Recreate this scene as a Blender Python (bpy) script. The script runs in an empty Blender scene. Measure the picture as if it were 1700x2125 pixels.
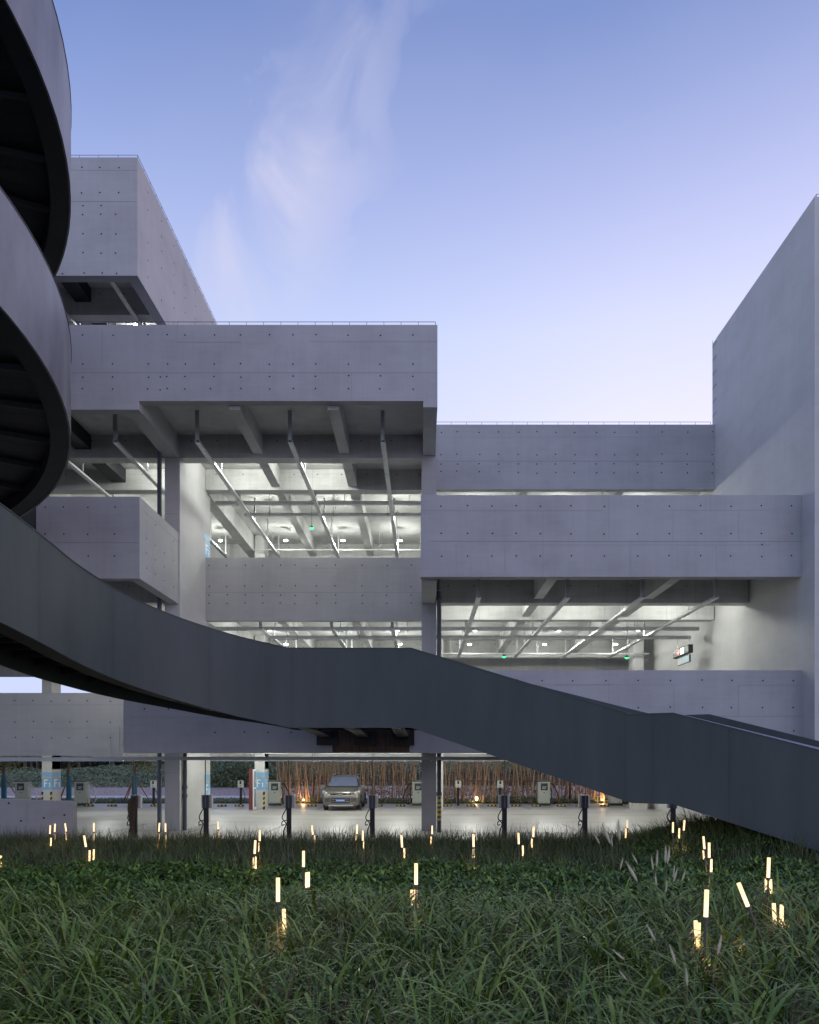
import bpy, math, random
import numpy as np
from mathutils import Vector
R = math.radians
random.seed(7); RNG = np.random.default_rng(11)
SC = bpy.context.scene; COL = SC.collection
# ------------------------------------------------------------------ camera
H = 2.4; F = 1700.0; VX, VY = 878.0, 1580.0
cam_d = bpy.data.cameras.new("camera"); cam = bpy.data.objects.new("camera", cam_d); COL.objects.link(cam)
cam_d.sensor_fit = 'HORIZONTAL'; cam_d.sensor_width = 24; cam_d.lens = 24
cam_d.shift_x = -(VX-850)/1700; cam_d.shift_y = (VY-1062.5)/1700
cam_d.clip_start = .1; cam_d.clip_end = 2000
cam.location = (0, 0, H); cam.rotation_euler = (R(90), 0, 0)
SC.camera = cam
def at(px, py, Y): return Vector(((px-VX)/F*Y, Y, H+(VY-py)/F*Y))
def X(px, Y): return (px-VX)/F*Y
def Z(py, Y): return H+(VY-py)/F*Y
# ------------------------------------------------------------------ world
W = bpy.data.worlds.new("World"); SC.world = W; W.use_nodes = True
nt = W.node_tree; nt.nodes.clear(); N = nt.nodes.new; Lk = nt.links.new
SUN_EL, SUN_ROT = 2.0, 35.0
def math_node(t, op, a, b=None, c=None, clamp=False):
    n = t.nodes.new('ShaderNodeMath'); n.operation = op; n.use_clamp = clamp
    for i, v in enumerate((a, b, c)):
        if v is None: continue
        if isinstance(v, (int, float)): n.inputs[i].default_value = v
        else: t.links.new(v, n.inputs[i])
    return n.outputs[0]
def ramp(t, fac, stops, interp='LINEAR'):
    n = t.nodes.new('ShaderNodeValToRGB'); n.color_ramp.interpolation = interp
    while len(n.color_ramp.elements) < len(stops): n.color_ramp.elements.new(.5)
    for e, (p, c) in zip(n.color_ramp.elements, stops):
        e.position = p; e.color = (c[0], c[1], c[2], 1)
    t.links.new(fac, n.inputs[0]); return n.outputs[0]
def mixc(t, fac, a, b, mode='MIX'):
    n = t.nodes.new('ShaderNodeMix'); n.data_type = 'RGBA'; n.blend_type = mode; n.clamp_factor = True
    for s, v in ((0, fac), (6, a), (7, b)):
        if isinstance(v, (int, float)): n.inputs[s].default_value = v
        elif isinstance(v, tuple): n.inputs[s].default_value = (*v, 1)
        else: t.links.new(v, n.inputs[s])
    return n.outputs[2]
tc = N('ShaderNodeTexCoord'); sp = N('ShaderNodeSeparateXYZ'); Lk(tc.outputs['Generated'], sp.inputs[0])
dx, dy, dz = sp.outputs
grad = ramp(nt, dz, [(0, (.82, .86, 1.18)), (.14, (.93, .97, 1.26)), (.34, (.88, .93, 1.26)), (.46, (.70, .80, 1.16)), (.56, (.46, .56, .96)), (.67, (.205, .315, .68)), (.85, (.15, .24, .58)), (1, (.13, .21, .52))])
# lighter and pinker towards the sunset (front right), deeper towards the left
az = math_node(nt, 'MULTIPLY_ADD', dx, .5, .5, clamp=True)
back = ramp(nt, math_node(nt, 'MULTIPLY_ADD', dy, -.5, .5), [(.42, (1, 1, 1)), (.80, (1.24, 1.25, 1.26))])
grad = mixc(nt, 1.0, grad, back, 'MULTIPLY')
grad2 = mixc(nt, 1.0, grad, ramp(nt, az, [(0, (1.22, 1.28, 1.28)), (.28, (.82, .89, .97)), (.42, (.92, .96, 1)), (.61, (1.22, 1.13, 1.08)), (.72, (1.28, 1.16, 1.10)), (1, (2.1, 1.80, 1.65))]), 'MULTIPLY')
# wispy cloud: a streak leaning to the right as it climbs
ys = math_node(nt, 'MAXIMUM', dy, .05)
u = math_node(nt, 'DIVIDE', dx, ys); v = math_node(nt, 'DIVIDE', dz, ys)
mp = N('ShaderNodeCombineXYZ'); Lk(u, mp.inputs[0]); Lk(v, mp.inputs[1])
mapn = N('ShaderNodeMapping'); mapn.inputs['Rotation'].default_value = (0, 0, R(-22)); mapn.inputs['Scale'].default_value = (4.6, 2.6, 1); Lk(mp.outputs[0], mapn.inputs[0])
no = N('ShaderNodeTexNoise'); no.inputs['Scale'].default_value = 1.6; no.inputs['Detail'].default_value = 7; no.inputs['Roughness'].default_value = .52; no.inputs['Distortion'].default_value = .7; Lk(mapn.outputs[0], no.inputs[0])
cen = math_node(nt, 'MULTIPLY_ADD', v, .36, -.395)
wob = math_node(nt, 'MULTIPLY_ADD', no.outputs[0], .26, -.13)
d = math_node(nt, 'ABSOLUTE', math_node(nt, 'ADD', math_node(nt, 'SUBTRACT', u, cen), wob))
band = math_node(nt, 'SUBTRACT', 1, math_node(nt, 'DIVIDE', d, .095), clamp=True)
band = math_node(nt, 'POWER', band, .8)
vf = ramp(nt, v, [(0, (0, 0, 0)), (.48, (.15,)*3), (.62, (.8,)*3), (.72, (1,)*3), (.88, (.45,)*3), (1, (.3,)*3)])
cl = math_node(nt, 'MULTIPLY', math_node(nt, 'MULTIPLY', band, vf), ramp(nt, no.outputs[0], [(.36, (0,)*3), (.58, (1,)*3)]))
front = math_node(nt, 'GREATER_THAN', dy, .05)
cl = math_node(nt, 'MULTIPLY', cl, front)
no2 = N('ShaderNodeTexNoise'); no2.inputs['Scale'].default_value = 2.2; no2.inputs['Detail'].default_value = 4; Lk(tc.outputs['Generated'], no2.inputs[0])
haze = math_node(nt, 'MULTIPLY', ramp(nt, no2.outputs[0], [(.42, (0,)*3), (.75, (1,)*3)]), .16)
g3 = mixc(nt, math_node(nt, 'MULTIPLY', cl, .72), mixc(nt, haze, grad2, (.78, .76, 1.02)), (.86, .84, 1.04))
sky = N('ShaderNodeTexSky'); sky.sky_type = 'NISHITA'; sky.sun_disc = False; sky.sun_elevation = R(SUN_EL); sky.sun_rotation = R(SUN_ROT)
skyc = mixc(nt, 1.0, sky.outputs[0], (.10, .10, .12), 'MULTIPLY')
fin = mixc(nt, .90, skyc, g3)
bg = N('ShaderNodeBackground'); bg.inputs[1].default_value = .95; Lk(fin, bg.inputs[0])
wo = N('ShaderNodeOutputWorld'); Lk(bg.outputs[0], wo.inputs[0])
# ------------------------------------------------------------------ afterglow sun, low behind the building
sd = bpy.data.lights.new("sun", 'SUN'); so = bpy.data.objects.new("sun", sd); COL.objects.link(so)
sd.energy = .12; sd.angle = R(10); sd.color = (1, .82, .76)
a, e = R(SUN_ROT), R(SUN_EL+2)
sv = Vector((math.sin(a)*math.cos(e), math.cos(a)*math.cos(e), math.sin(e)))
so.rotation_euler = sv.to_track_quat('Z', 'Y').to_euler()
SC.view_settings.view_transform = 'Standard'; SC.view_settings.look = 'None'
SC.view_settings.exposure = 0; SC.view_settings.gamma = 1; SC.view_settings.use_curve_mapping = False
SC.render.engine = 'CYCLES'; SC.cycles.use_denoising = True
SC.cycles.max_bounces = 6; SC.cycles.diffuse_bounces = 4; SC.cycles.sample_clamp_indirect = 6
SC.cycles.transparent_max_bounces = 6
# ------------------------------------------------------------------ materials
def mat(name, col, rough=.7, metal=0, emit=None, es=0, noise=None, nscale=(3, 3, 3), bump=0, bscale=30, attr=None, spec=None, trans=0):
    m = bpy.data.materials.new(name); m.use_nodes = True; t = m.node_tree
    b = t.nodes['Principled BSDF']; b.inputs['Base Color'].default_value = (*col, 1)
    b.inputs['Roughness'].default_value = rough; b.inputs['Metallic'].default_value = metal
    if spec is not None: b.inputs['Specular IOR Level'].default_value = spec
    if trans: b.inputs['Transmission Weight'].default_value = trans
    if emit: b.inputs['Emission Color'].default_value = (*emit, 1); b.inputs['Emission Strength'].default_value = es
    if noise or bump:
        c = t.nodes.new('ShaderNodeTexCoord'); g = t.nodes.new('ShaderNodeNewGeometry')
        mpn = t.nodes.new('ShaderNodeMapping'); mpn.inputs['Scale'].default_value = nscale
        t.links.new(g.outputs['Position'], mpn.inputs[0])
    if noise:
        n1 = t.nodes.new('ShaderNodeTexNoise'); n1.inputs['Scale'].default_value = 1; n1.inputs['Detail'].default_value = 6; n1.inputs['Roughness'].default_value = .6
        t.links.new(mpn.outputs[0], n1.inputs[0])
        lo = tuple(x*(1-noise) for x in col); hi = tuple(min(1, x*(1+noise)) for x in col)
        t.links.new(ramp(t, n1.outputs[0], [(.3, lo), (.7, hi)]), b.inputs['Base Color'])
    if bump:
        n2 = t.nodes.new('ShaderNodeTexNoise'); n2.inputs['Scale'].default_value = bscale; n2.inputs['Detail'].default_value = 4
        t.links.new(g.outputs['Position'], n2.inputs[0])
        bp = t.nodes.new('ShaderNodeBump'); bp.inputs['Strength'].default_value = bump; bp.inputs['Distance'].default_value = .02
        t.links.new(n2.outputs[0], bp.inputs['Height']); t.links.new(bp.outputs[0], b.inputs['Normal'])
    if attr:
        an = t.nodes.new('ShaderNodeAttribute'); an.attribute_name = 'tint'
        t.links.new(ramp(t, an.outputs['Fac'], attr), b.inputs['Base Color'])
    return m
def concrete(name, base, var=.16, warm=0):
    """board-marked concrete: cloudy blotches, fine vertical and horizontal board streaks, faint pour lines"""
    m = bpy.data.materials.new(name); m.use_nodes = True; t = m.node_tree; b = t.nodes['Principled BSDF']
    g = t.nodes.new('ShaderNodeNewGeometry')
    def nz(scale, det=5, rough=.6):
        mpn = t.nodes.new('ShaderNodeMapping'); mpn.inputs['Scale'].default_value = scale; t.links.new(g.outputs['Position'], mpn.inputs[0])
        n = t.nodes.new('ShaderNodeTexNoise'); n.inputs['Scale'].default_value = 1; n.inputs['Detail'].default_value = det; n.inputs['Roughness'].default_value = rough
        t.links.new(mpn.outputs[0], n.inputs[0]); return n.outputs[0]
    big = nz((.45, .45, .8), 6, .65); vert = nz((9, 9, .5), 4, .7); hor = nz((.7, .7, 14), 3, .6); fine = nz((40, 40, 40), 3)
    s = math_node(t, 'MULTIPLY', big, .58)
    s = math_node(t, 'MULTIPLY_ADD', vert, .17, s)
    s = math_node(t, 'MULTIPLY_ADD', hor, .15, s)
    s = math_node(t, 'MULTIPLY_ADD', fine, .10, s)
    run = nz((2.6, 2.6, .16), 4, .6); s = math_node(t, 'MULTIPLY_ADD', run, .16, math_node(t, 'ADD', s, -.08))
    lo = tuple(x*(1-var*1.6) for x in base); hi = tuple(x*(1+var*1.3) for x in base)
    mid = tuple(base)
    t.links.new(ramp(t, s, [(.36, lo), (.5, mid), (.64, hi)]), b.inputs['Base Color'])
    b.inputs['Roughness'].default_value = .78; b.inputs['Specular IOR Level'].default_value = .3
    bp = t.nodes.new('ShaderNodeBump'); bp.inputs['Strength'].default_value = .35; bp.inputs['Distance'].default_value = .012
    t.links.new(s, bp.inputs['Height']); t.links.new(bp.outputs[0], b.inputs['Normal'])
    return m
M = {}
M['conc'] = concrete('board_marked_concrete', (.372, .372, .374), .085)
M['conc_in'] = concrete('interior_concrete', (.44, .44, .43), .17)
M['conc_smooth'] = concrete('smooth_rendered_concrete', (.48, .475, .47), .07)
M['joint'] = mat('formwork_joint', (.27, .27, .27), .9)
M['hole'] = mat('tie_hole', (.008, .008, .009), 1)
M['stain'] = mat('rust_stain', (.085, .052, .034), .85, noise=.45, nscale=(14, 14, .8))
M['steel'] = mat('dark_painted_steel', (.056, .069, .066), .6, .0, noise=.16, nscale=(1.6, 1.6, .35), bump=.12, bscale=2.3, spec=.45)
M['steel_sheen'] = mat('weathered_sheen_steel', (.13, .128, .15), .40, .0, noise=.42, nscale=(1.1, 1.1, .5), bump=.22, bscale=1.1, spec=.8)  # weathered streaks, plus sky sheen painted in as a paler lilac base
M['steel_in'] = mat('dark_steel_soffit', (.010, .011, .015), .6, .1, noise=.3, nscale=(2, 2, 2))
M['steel_seam'] = mat('plate_joint', (.035, .042, .045), .6)
M['steel_cap'] = mat('steel_cap_plate', (.30, .29, .36), .45, .3)
M['galv'] = mat('galvanised_steel', (.52, .54, .54), .42, .55, noise=.12, nscale=(5, 5, 5))
M['tray'] = mat('grey_cable_tray', (.34, .37, .38), .5, .3)
M['dkpipe'] = mat('slate_pipe', (.075, .09, .115), .5)
M['wire'] = mat('thin_grey_wire', (.12, .12, .14), .5, .4)
M['black'] = mat('black_rubber', (.012, .012, .013), .6)
M['floor'] = mat('parking_floor', (.42, .41, .39), .42, noise=.17, nscale=(.22, .9, 1))
M['yellow'] = mat('yellow_paint', (.62, .42, .08), .6)
M['fadedline'] = mat('faded_yellow_line', (.50, .42, .22), .6)
M['darkpatch'] = mat('worn_bay_line', (.30, .29, .28), .5)
M['blue'] = mat('light_blue_paint', (.19, .38, .60), .5)
M['cream'] = mat('cream_lettering', (.80, .80, .70), .5)
M['whitebox'] = mat('white_enamel', (.62, .63, .60), .4)
M['cab'] = mat('charger_cabinet_grey', (.42, .45, .40), .45)
M['cabdark'] = mat('dark_panel', (.03, .035, .04), .3)
M['red'] = mat('dark_red_paint', (.15, .025, .028), .5)
M['glass'] = mat('cabinet_glass', (.16, .20, .24), .08, spec=.8)
M['lampglow'] = mat('lamp_disc', (1, 1, 1), emit=(1, 1, .97), es=60)
M['lampbody'] = mat('lamp_housing', (.6, .6, .6), .4)
M['tube'] = mat('warm_glow_tube', (1, .8, .5), .4, emit=(1, .69, .36), es=1.4)
M['tubecap'] = mat('stake_metal', (.10, .09, .08), .5, .5)
M['green_e'] = mat('green_sensor_glow', (.1, .8, .4), emit=(.1, 1, .45), es=1.2)
M['red_e'] = mat('red_sign_glow', (.8, .1, .1), emit=(1, .22, .16), es=3)
M['white_e'] = mat('white_green_digit_glow', (.8, 1, .9), emit=(.75, 1, .88), es=3)
M['signface'] = mat('sign_face', (.11, .10, .11), .4)
M['signlow'] = mat('pale_blue_sign_face', (.32, .42, .46), .4, emit=(.45, .6, .65), es=.35)
M['amber'] = mat('amber_triangle', (.8, .35, .02), .5, emit=(1, .5, .05), es=.5)
M['path'] = mat('pale_paving', (.66, .63, .62), .8, noise=.08)
M['gravel'] = mat('lilac_gravel', (.42, .335, .29), .95, noise=.5, nscale=(6, 6, 6), bump=.9, bscale=9)
M['soil'] = mat('dark_soil', (.030, .032, .020), .95, noise=.5, nscale=(4, 4, 4), bump=.6, bscale=12)
M['bark'] = mat('brown_bark', (.16, .105, .075), .9, noise=.35, nscale=(8, 8, 2))
M['wrap'] = mat('teal_trunk_wrap', (.03, .16, .22), .8, noise=.2)
M['stake'] = mat('timber_stake', (.22, .12, .07), .8)
M['bamboo'] = mat('dry_bamboo', (.42, .27, .16), .6, noise=.4, nscale=(9, 9, 1.4))
M['bambo2'] = mat('pale_bamboo', (.52, .38, .25), .6, noise=.35, nscale=(9, 9, 1.4))
M['hazy'] = mat('plume_bristle', (.50, .46, .33), .9)
M['burlap'] = mat('brown_sacking', (.07, .045, .03), .95, noise=.4, nscale=(20, 20, 20), bump=.8, bscale=40)
GR = [(0, (.022, .040, .004)), (.4, (.062, .110, .010)), (.75, (.13, .205, .024)), (.93, (.20, .25, .035)), (1, (.22, .17, .06))]
M['grass'] = mat('reed_grass', (.05, .1, .04), .38, attr=GR, spec=.5)
M['fine'] = mat('fine_grass', (.04, .08, .035), .6, attr=[(0, (.030, .050, .012)), (.6, (.062, .092, .022)), (1, (.18, .15, .065))])
M['leaf'] = mat('broad_leaf', (.04, .1, .03), .45, attr=[(0, (.020, .052, .006)), (.5, (.055, .125, .014)), (.8, (.12, .21, .022)), (1, (.22, .31, .04))])
M['dry'] = mat('dry_stalk', (.22, .15, .09), .8, attr=[(0, (.16, .10, .06)), (1, (.42, .32, .19))])
M['tree'] = mat('tree_foliage', (.03, .06, .03), .6, attr=[(0, (.022, .042, .020)), (1, (.075, .115, .055))])
M['twig'] = mat('dead_bamboo_leaf', (.3, .2, .12), .8, attr=[(0, (.20, .13, .08)), (.8, (.40, .27, .17)), (1, (.20, .24, .10))])
M['ytree'] = mat('yellow_green_foliage', (.15, .17, .04), .6, attr=[(0, (.10, .12, .03)), (1, (.28, .26, .07))])
M['bushes'] = mat('bank_shrub', (.05, .09, .05), .6, attr=[(0, (.11, .155, .08)), (1, (.32, .39, .24))])
# ------------------------------------------------------------------ mesh building
class MB:
    def __init__(s): s.v = []; s.f = []; s.m = []
    def add(s, vs, fs, mi=0):
        o = len(s.v); s.v += [tuple(p) for p in vs]
        for f in fs: s.f.append(tuple(o+i for i in f)); s.m.append(mi)
        return s
    def box(s, x0, x1, y0, y1, z0, z1, mi=0):
        x0, x1 = sorted((x0, x1)); y0, y1 = sorted((y0, y1)); z0, z1 = sorted((z0, z1))
        vs = [(x, y, z) for z in (z0, z1) for y in (y0, y1) for x in (x0, x1)]
        return s.add(vs, [(0, 2, 3, 1), (4, 5, 7, 6), (0, 1, 5, 4), (2, 6, 7, 3), (0, 4, 6, 2), (1, 3, 7, 5)], mi)
    def tube(s, pts, r, n=8, mi=0, cap=True):
        pts = [Vector(p) for p in pts]; rs = r if isinstance(r, (list, tuple)) else [r]*len(pts)
        o = len(s.v); up = None
        for i, p in enumerate(pts):
            d = (pts[min(i+1, len(pts)-1)]-pts[max(i-1, 0)]).normalized()
            if up is None: up = Vector((0, 0, 1)) if abs(d.z) < .9 else Vector((1, 0, 0))
            a = d.cross(up).normalized(); b = a.cross(d).normalized(); up = b
            for k in range(n):
                t = 2*math.pi*k/n; s.v.append(tuple(p+(a*math.cos(t)+b*math.sin(t))*rs[i]))
        for i in range(len(pts)-1):
            for k in range(n):
                k2 = (k+1) % n; s.f.append((o+i*n+k, o+i*n+k2, o+(i+1)*n+k2, o+(i+1)*n+k)); s.m.append(mi)
        if cap:
            s.f.append(tuple(o+k for k in range(n))); s.m.append(mi)
            s.f.append(tuple(o+(len(pts)-1)*n+k for k in reversed(range(n)))); s.m.append(mi)
        return s
    def disc(s, c, nrm, r, n=8, mi=0):
        c = Vector(c); nrm = Vector(nrm).normalized(); u = nrm.orthogonal().normalized(); w = nrm.cross(u)
        return s.add([c+(u*math.cos(2*math.pi*k/n)+w*math.sin(2*math.pi*k/n))*r for k in range(n)], [tuple(range(n))], mi)
    def build(s, name, mats, parent=None, smooth=False, bevel=0):
        me = bpy.data.meshes.new(name); me.from_pydata(s.v, [], s.f)
        for m in (mats if isinstance(mats, list) else [mats]): me.materials.append(m)
        me.polygons.foreach_set('material_index', s.m)
        if smooth: me.polygons.foreach_set('use_smooth', [True]*len(s.f))
        me.update(); o = bpy.data.objects.new(name, me); COL.objects.link(o)
        if parent: o.parent = parent; o.location = -parent_world(parent)
        if bevel:
            b = o.modifiers.new('bevel', 'BEVEL'); b.width = bevel; b.segments = 2; b.limit_method = 'ANGLE'
        return o
PW = {}
def parent_world(p):
    v = Vector(p.location)
    while p.parent: p = p.parent; v = v + Vector(p.location)
    return v
def tag(o, label=None, cat=None, group=None, kind=None):
    if label: o['label'] = label
    if cat: o['category'] = cat
    if group: o['group'] = group
    if kind: o['kind'] = kind
    return o
def empty(name, loc, label, cat, group=None):
    o = bpy.data.objects.new(name, None); o.location = loc; o.empty_display_size = .3; COL.objects.link(o)
    return tag(o, label, cat, group)
def clone(root, loc, label, group=None):
    """copy a thing with its parts and sub-parts"""
    r = root.copy(); COL.objects.link(r); r.location = loc; r['label'] = label
    if group: r['group'] = group
    def rec(src, dst):
        for ch in [c for c in KIDS.get(src.name, [])]:
            c = ch.copy()
            if c.type == 'LIGHT': pass
            COL.objects.link(c); c.parent = dst; rec(ch, c)
    rec(root, r); return r
KIDS = {}
def reg(root):
    """remember children of a prototype for fast copying"""
    def rec(o):
        KIDS[o.name] = [c for c in bpy.data.objects if c.parent == o]
        for c in KIDS[o.name]: rec(c)
    rec(root)
def lp(mb, name, mats, parent, **k):
    """part given in its thing's own coordinates"""
    o = mb.build(name, mats, None, **k); o.parent = parent; return o
def fast_mesh(name, co, nper, faces_local, mats, tint, kind='stuff', smooth=False):
    """co: (n, nper, 3); faces_local: quads per element; tint per element"""
    n = co.shape[0]; fl = np.array(faces_local, dtype=np.int64)
    idx = (fl[None]+(np.arange(n)*nper)[:, None, None]).reshape(-1)
    me = bpy.data.meshes.new(name); me.vertices.add(n*nper); me.vertices.foreach_set('co', co.reshape(-1).astype(np.float32))
    k = fl.shape[1]; nf = n*fl.shape[0]
    me.loops.add(nf*k); me.loops.foreach_set('vertex_index', idx.astype(np.int32))
    me.polygons.add(nf); me.polygons.foreach_set('loop_start', (np.arange(nf)*k).astype(np.int32))
    me.polygons.foreach_set('loop_total', np.full(nf, k, dtype=np.int32))
    if smooth: me.polygons.foreach_set('use_smooth', [True]*nf)
    at_ = me.attributes.new('tint', 'FLOAT', 'POINT'); at_.data.foreach_set('value', np.repeat(tint, nper).astype(np.float32))
    me.materials.append(mats); me.update(calc_edges=True); me.validate()
    o = bpy.data.objects.new(name, me); COL.objects.link(o)
    if kind: o['kind'] = kind
    return o
# ------------------------------------------------------------------ terrain
def sm(a, b, x):
    t = np.clip((x-a)/(b-a), 0, 1); return t*t*(3-2*t)
def ground(x, y):
    x = np.asarray(x, float); y = np.asarray(y, float)
    g = .6-.62*np.clip((y-8)/15, 0, 1)
    g = g+.80*np.exp(-((x-7.4)/2.7)**2-((y-18.6)/2.4)**2)
    g = g+.05*np.sin(x*1.3+y*.7)*np.cos(y*1.1)*(y < 23)
    g = np.where(y > 24.6, -.06, g)
    g = np.where(y > 46.4, .0+.06*sm(46.4, 47.2, y), g)
    g = np.where(y > 54.2, .06+.36*sm(54.2, 60, y)+1.25*sm(59.5, 71, y), g)
    g = np.where(y > 60, g+.2*np.sin(x*.23)*sm(60, 68, y), g)
    return g
def grid_sheet(name, xs, ys, m, dz=0):
    XX, YY = np.meshgrid(xs, ys); ZZ = ground(XX, YY)+dz
    nx = len(xs); vs = np.stack([XX, YY, ZZ], -1).reshape(-1, 3)
    fs = [(j*nx+i, j*nx+i+1, (j+1)*nx+i+1, (j+1)*nx+i) for j in range(len(ys)-1) for i in range(nx-1)]
    me = bpy.data.meshes.new(name); me.from_pydata(vs.tolist(), [], fs); me.materials.append(m)
    me.polygons.foreach_set('use_smooth', [True]*len(fs)); me.update()
    o = bpy.data.objects.new(name, me); COL.objects.link(o); return tag(o, kind='structure')
xs = np.unique(np.concatenate([np.linspace(-600, -45, 12), np.linspace(-45, 45, 100), np.linspace(45, 600, 12)]))
ys = np.unique(np.concatenate([np.linspace(-60, 0, 6), np.linspace(0, 24.5, 60), [24.6, 24.61], np.linspace(25, 46.3, 8), np.linspace(46.4, 80, 60), np.linspace(80, 900, 16)]))
grid_sheet('ground', xs, ys, M['soil'])
fl = MB().box(-60, 60, 24.95, 46.5, -.3, 0).build('parking_floor', M['floor']); tag(fl, kind='structure')
pa = MB()
for i in range(-10, 10): pa.box(i*3, i*3+2.99, 49.9, 54.0, .0, .13)
tag(pa.build('path', M['path']), kind='structure')
grid_sheet('gravel_bank', np.linspace(-60, 60, 80), np.linspace(54.1, 61.5, 22), M['gravel'], .05)
# painted bay lines on the floor
mk = MB()
for y in (27.3,): mk.box(-28, 10.8, y, y+.10, .004, .008, 0)
for x in np.arange(-26.5, 11, 2.65):
    mk.box(x, x+.09, 40.8, 45.4, .004, .008, 1); mk.box(x, x+.09, 27.5, 31.2, .004, .008, 1)
for x0, x1 in ((-7.6, -3.2), (-2.9, 1.7), (2.2, 6.8)): mk.box(x0, x1, 36.6, 36.7, .004, .008, 0)
tag(mk.build('floor_markings', [M['fadedline'], M['darkpatch']]), kind='structure')
# ------------------------------------------------------------------ the parking building
YF, YP, YR = 24.29, 28.17, 31.5            # parapet front plane, pier plane, recessed plane
bld = empty('parking_garage', (0, 28, 0), 'board-marked concrete multi-storey car park with stacked cantilevered parapets', 'car park')
def wpart(mb, name, mats, label=None, parent=None, **k):
    o = mb.build(name, mats, parent or bld, **k)
    if label: o['label'] = label
    return o
def holes(mb, cols, rows, Y, mi=1, r=.024, jit=1.0):
    for cx in cols:
        for ry in rows:
            p = at(cx+random.uniform(-jit, jit), ry+random.uniform(-jit, jit), Y-.004)
            mb.disc(p, (0, -1, 0), r, 8, mi)
def hline(mb, px0, px1, py, Y, w=.014, mi=2):
    p = at(px0, py, Y); q = at(px1, py, Y)
    mb.box(p.x, q.x, Y-.0035, Y+.01, p.z-w/2, p.z+w/2, mi)
def vline(mb, px, py0, py1, Y, w=.010, mi=2):
    p = at(px, py0, Y); q = at(px, py1, Y)
    mb.box(p.x-w/2, p.x+w/2, Y-.003, Y+.01, q.z, p.z, mi)
CM = [M['conc'], M['hole'], M['joint'], M['stain']]
def parapet(px0, px1, py0, py1, Y, th=.33, label=None):
    a_, b_ = at(px0, py1, Y), at(px1, py0, Y)
    mb = MB().box(a_.x, b_.x, Y, Y+th, a_.z, b_.z); return mb
# upper left box, front face + right side + recessed wall
mb = parapet(-700, 285.3, 326.5, 572, YF)
holes(mb, (131, 170, 208, 247), (347, 400), YF); holes(mb, (131, 172, 209), (427,), YF); holes(mb, (131, 172, 210, 240), (445, 485, 525), YF); holes(mb, (129.6, 174, 211, 242), (567,), YF)
hline(mb, -700, 285, 418, YF); hline(mb, -700, 285, 353, YF, .008)
xw = X(285.3, YF); z0, z1 = Z(572, YF), Z(326.5, YF)
wpart(mb, 'parapet', CM, 'tall top-left parapet with rows of tie holes')
mb = MB().box(xw-.33, xw, YF+.33, 46, z0, z1)
for k, y in enumerate(np.arange(25.2, 45, 1.32)):
    for j, zz in enumerate((.5, 1.0, 1.55, 2.1, 2.55, 3.1)):
        if random.random() < .85: mb.disc((xw+.004, y, z0+zz+random.uniform(-.03, .03)), (1, 0, 0), .03, 8, 1)
wpart(mb, 'side_wall', CM)
# L3 long parapet
mb = parapet(-700, 908, 674, 832, YF)
c3 = (41, 106, 171, 234, 307.5, 347, 384, 444.5, 500, 559, 608, 655.5, 723, 789, 857)
holes(mb, c3, (695, 755.5), YF); holes(mb, c3[:10], (782,), YF); holes(mb, c3[10:], (780,), YF); holes(mb, [q for q in c3 if q != 444.5]+[437.5], (807,), YF); holes(mb, (332,), (782, 810), YF)
hline(mb, 368, 502, 710, YF); hline(mb, 640, 908, 709, YF, .006); hline(mb, -300, 908, 773.5, YF); vline(mb, 368, 674, 710, YF); vline(mb, 730, 773, 832, YF); vline(mb, 459, 773, 832, YF, .006); vline(mb, 212, 674, 760, YF, .006)
wpart(mb, 'parapet', CM, 'longest parapet, third floor, over the deep shaded soffit')
# dropped end of that parapet: deeper to the left of the cross beam and at the right end
zb = Z(850, YF); zt = Z(832, YF)
mb = MB().box(X(-700, YF), X(288, YF), YF, YF+.33, zb, zt-.001); wpart(mb, 'parapet_drop', CM)
mb = MB().box(X(878.5, YF), X(908, YF), YF, YF+.33, Z(845, YF), zt-.001); wpart(mb, 'parapet_drop', CM)
# R2 parapet and R1 parapet
mb = parapet(873, 1665, 1027.5, 1197, YF)
c2 = (916, 970, 1021.5, 1072, 1122, 1186, 1254.5, 1323, 1389, 1455, 1517, 1580.5, 1643)
holes(mb, c2, (1050, 1107.5, 1154), YF); holes(mb, (1582,), (1130,), YF)
hline(mb, 873, 1252, 1060, YF); hline(mb, 1370, 1600, 1059, YF, .008); hline(mb, 890, 1665, 1123.5, YF, .02); hline(mb, 1100, 1600, 1131, YF, .008)
for q, a_, b_ in ((947, 1130, 1197), (1048, 1128, 1190), (1127, 1060, 1197), (1264, 1027, 1118), (1309, 1133, 1197), (1397, 1060, 1125), (1475, 1027, 1062), (1487, 1133, 1190), (1533, 1060, 1125)): vline(mb, q, a_, b_, YF)
wpart(mb, 'parapet', CM, 'right-hand second-floor parapet standing proud of the pier')
mb = parapet(270, 1665, 1391, 1563, YF); c1 = (1013, 1074, 1125, 1189, 1257, 1324.5, 1391, 1457.5, 1519, 1583.5, 1647)
holes(mb, c1, (1412, 1468, 1517), YF)
hline(mb, 1000, 1400, 1421, YF, .008); hline(mb, 1150, 1270, 1421.5, YF); hline(mb, 1532, 1665, 1422, YF); hline(mb, 1440, 1665, 1486.5, YF)
for q, a_, b_ in ((1264.5, 1391, 1480), (1399, 1422, 1480), (1532.5, 1422, 1486), (590, 1530, 1563)): vline(mb, q, a_, b_, YF)
holes(mb, (300, 349), (1471, ), YF); holes(mb, (446, 508, 556.6, 605, 665), (1519.6,), YF); hline(mb, 270, 665, 1489, YF, .008)
# left end piece so that the beam starts at x = 256
a_ = at(256, 1563, YF); b_ = at(270, 1391, YF); mb.box(a_.x, b_.x-.001, YF, YF+.33, a_.z, b_.z)
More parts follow.
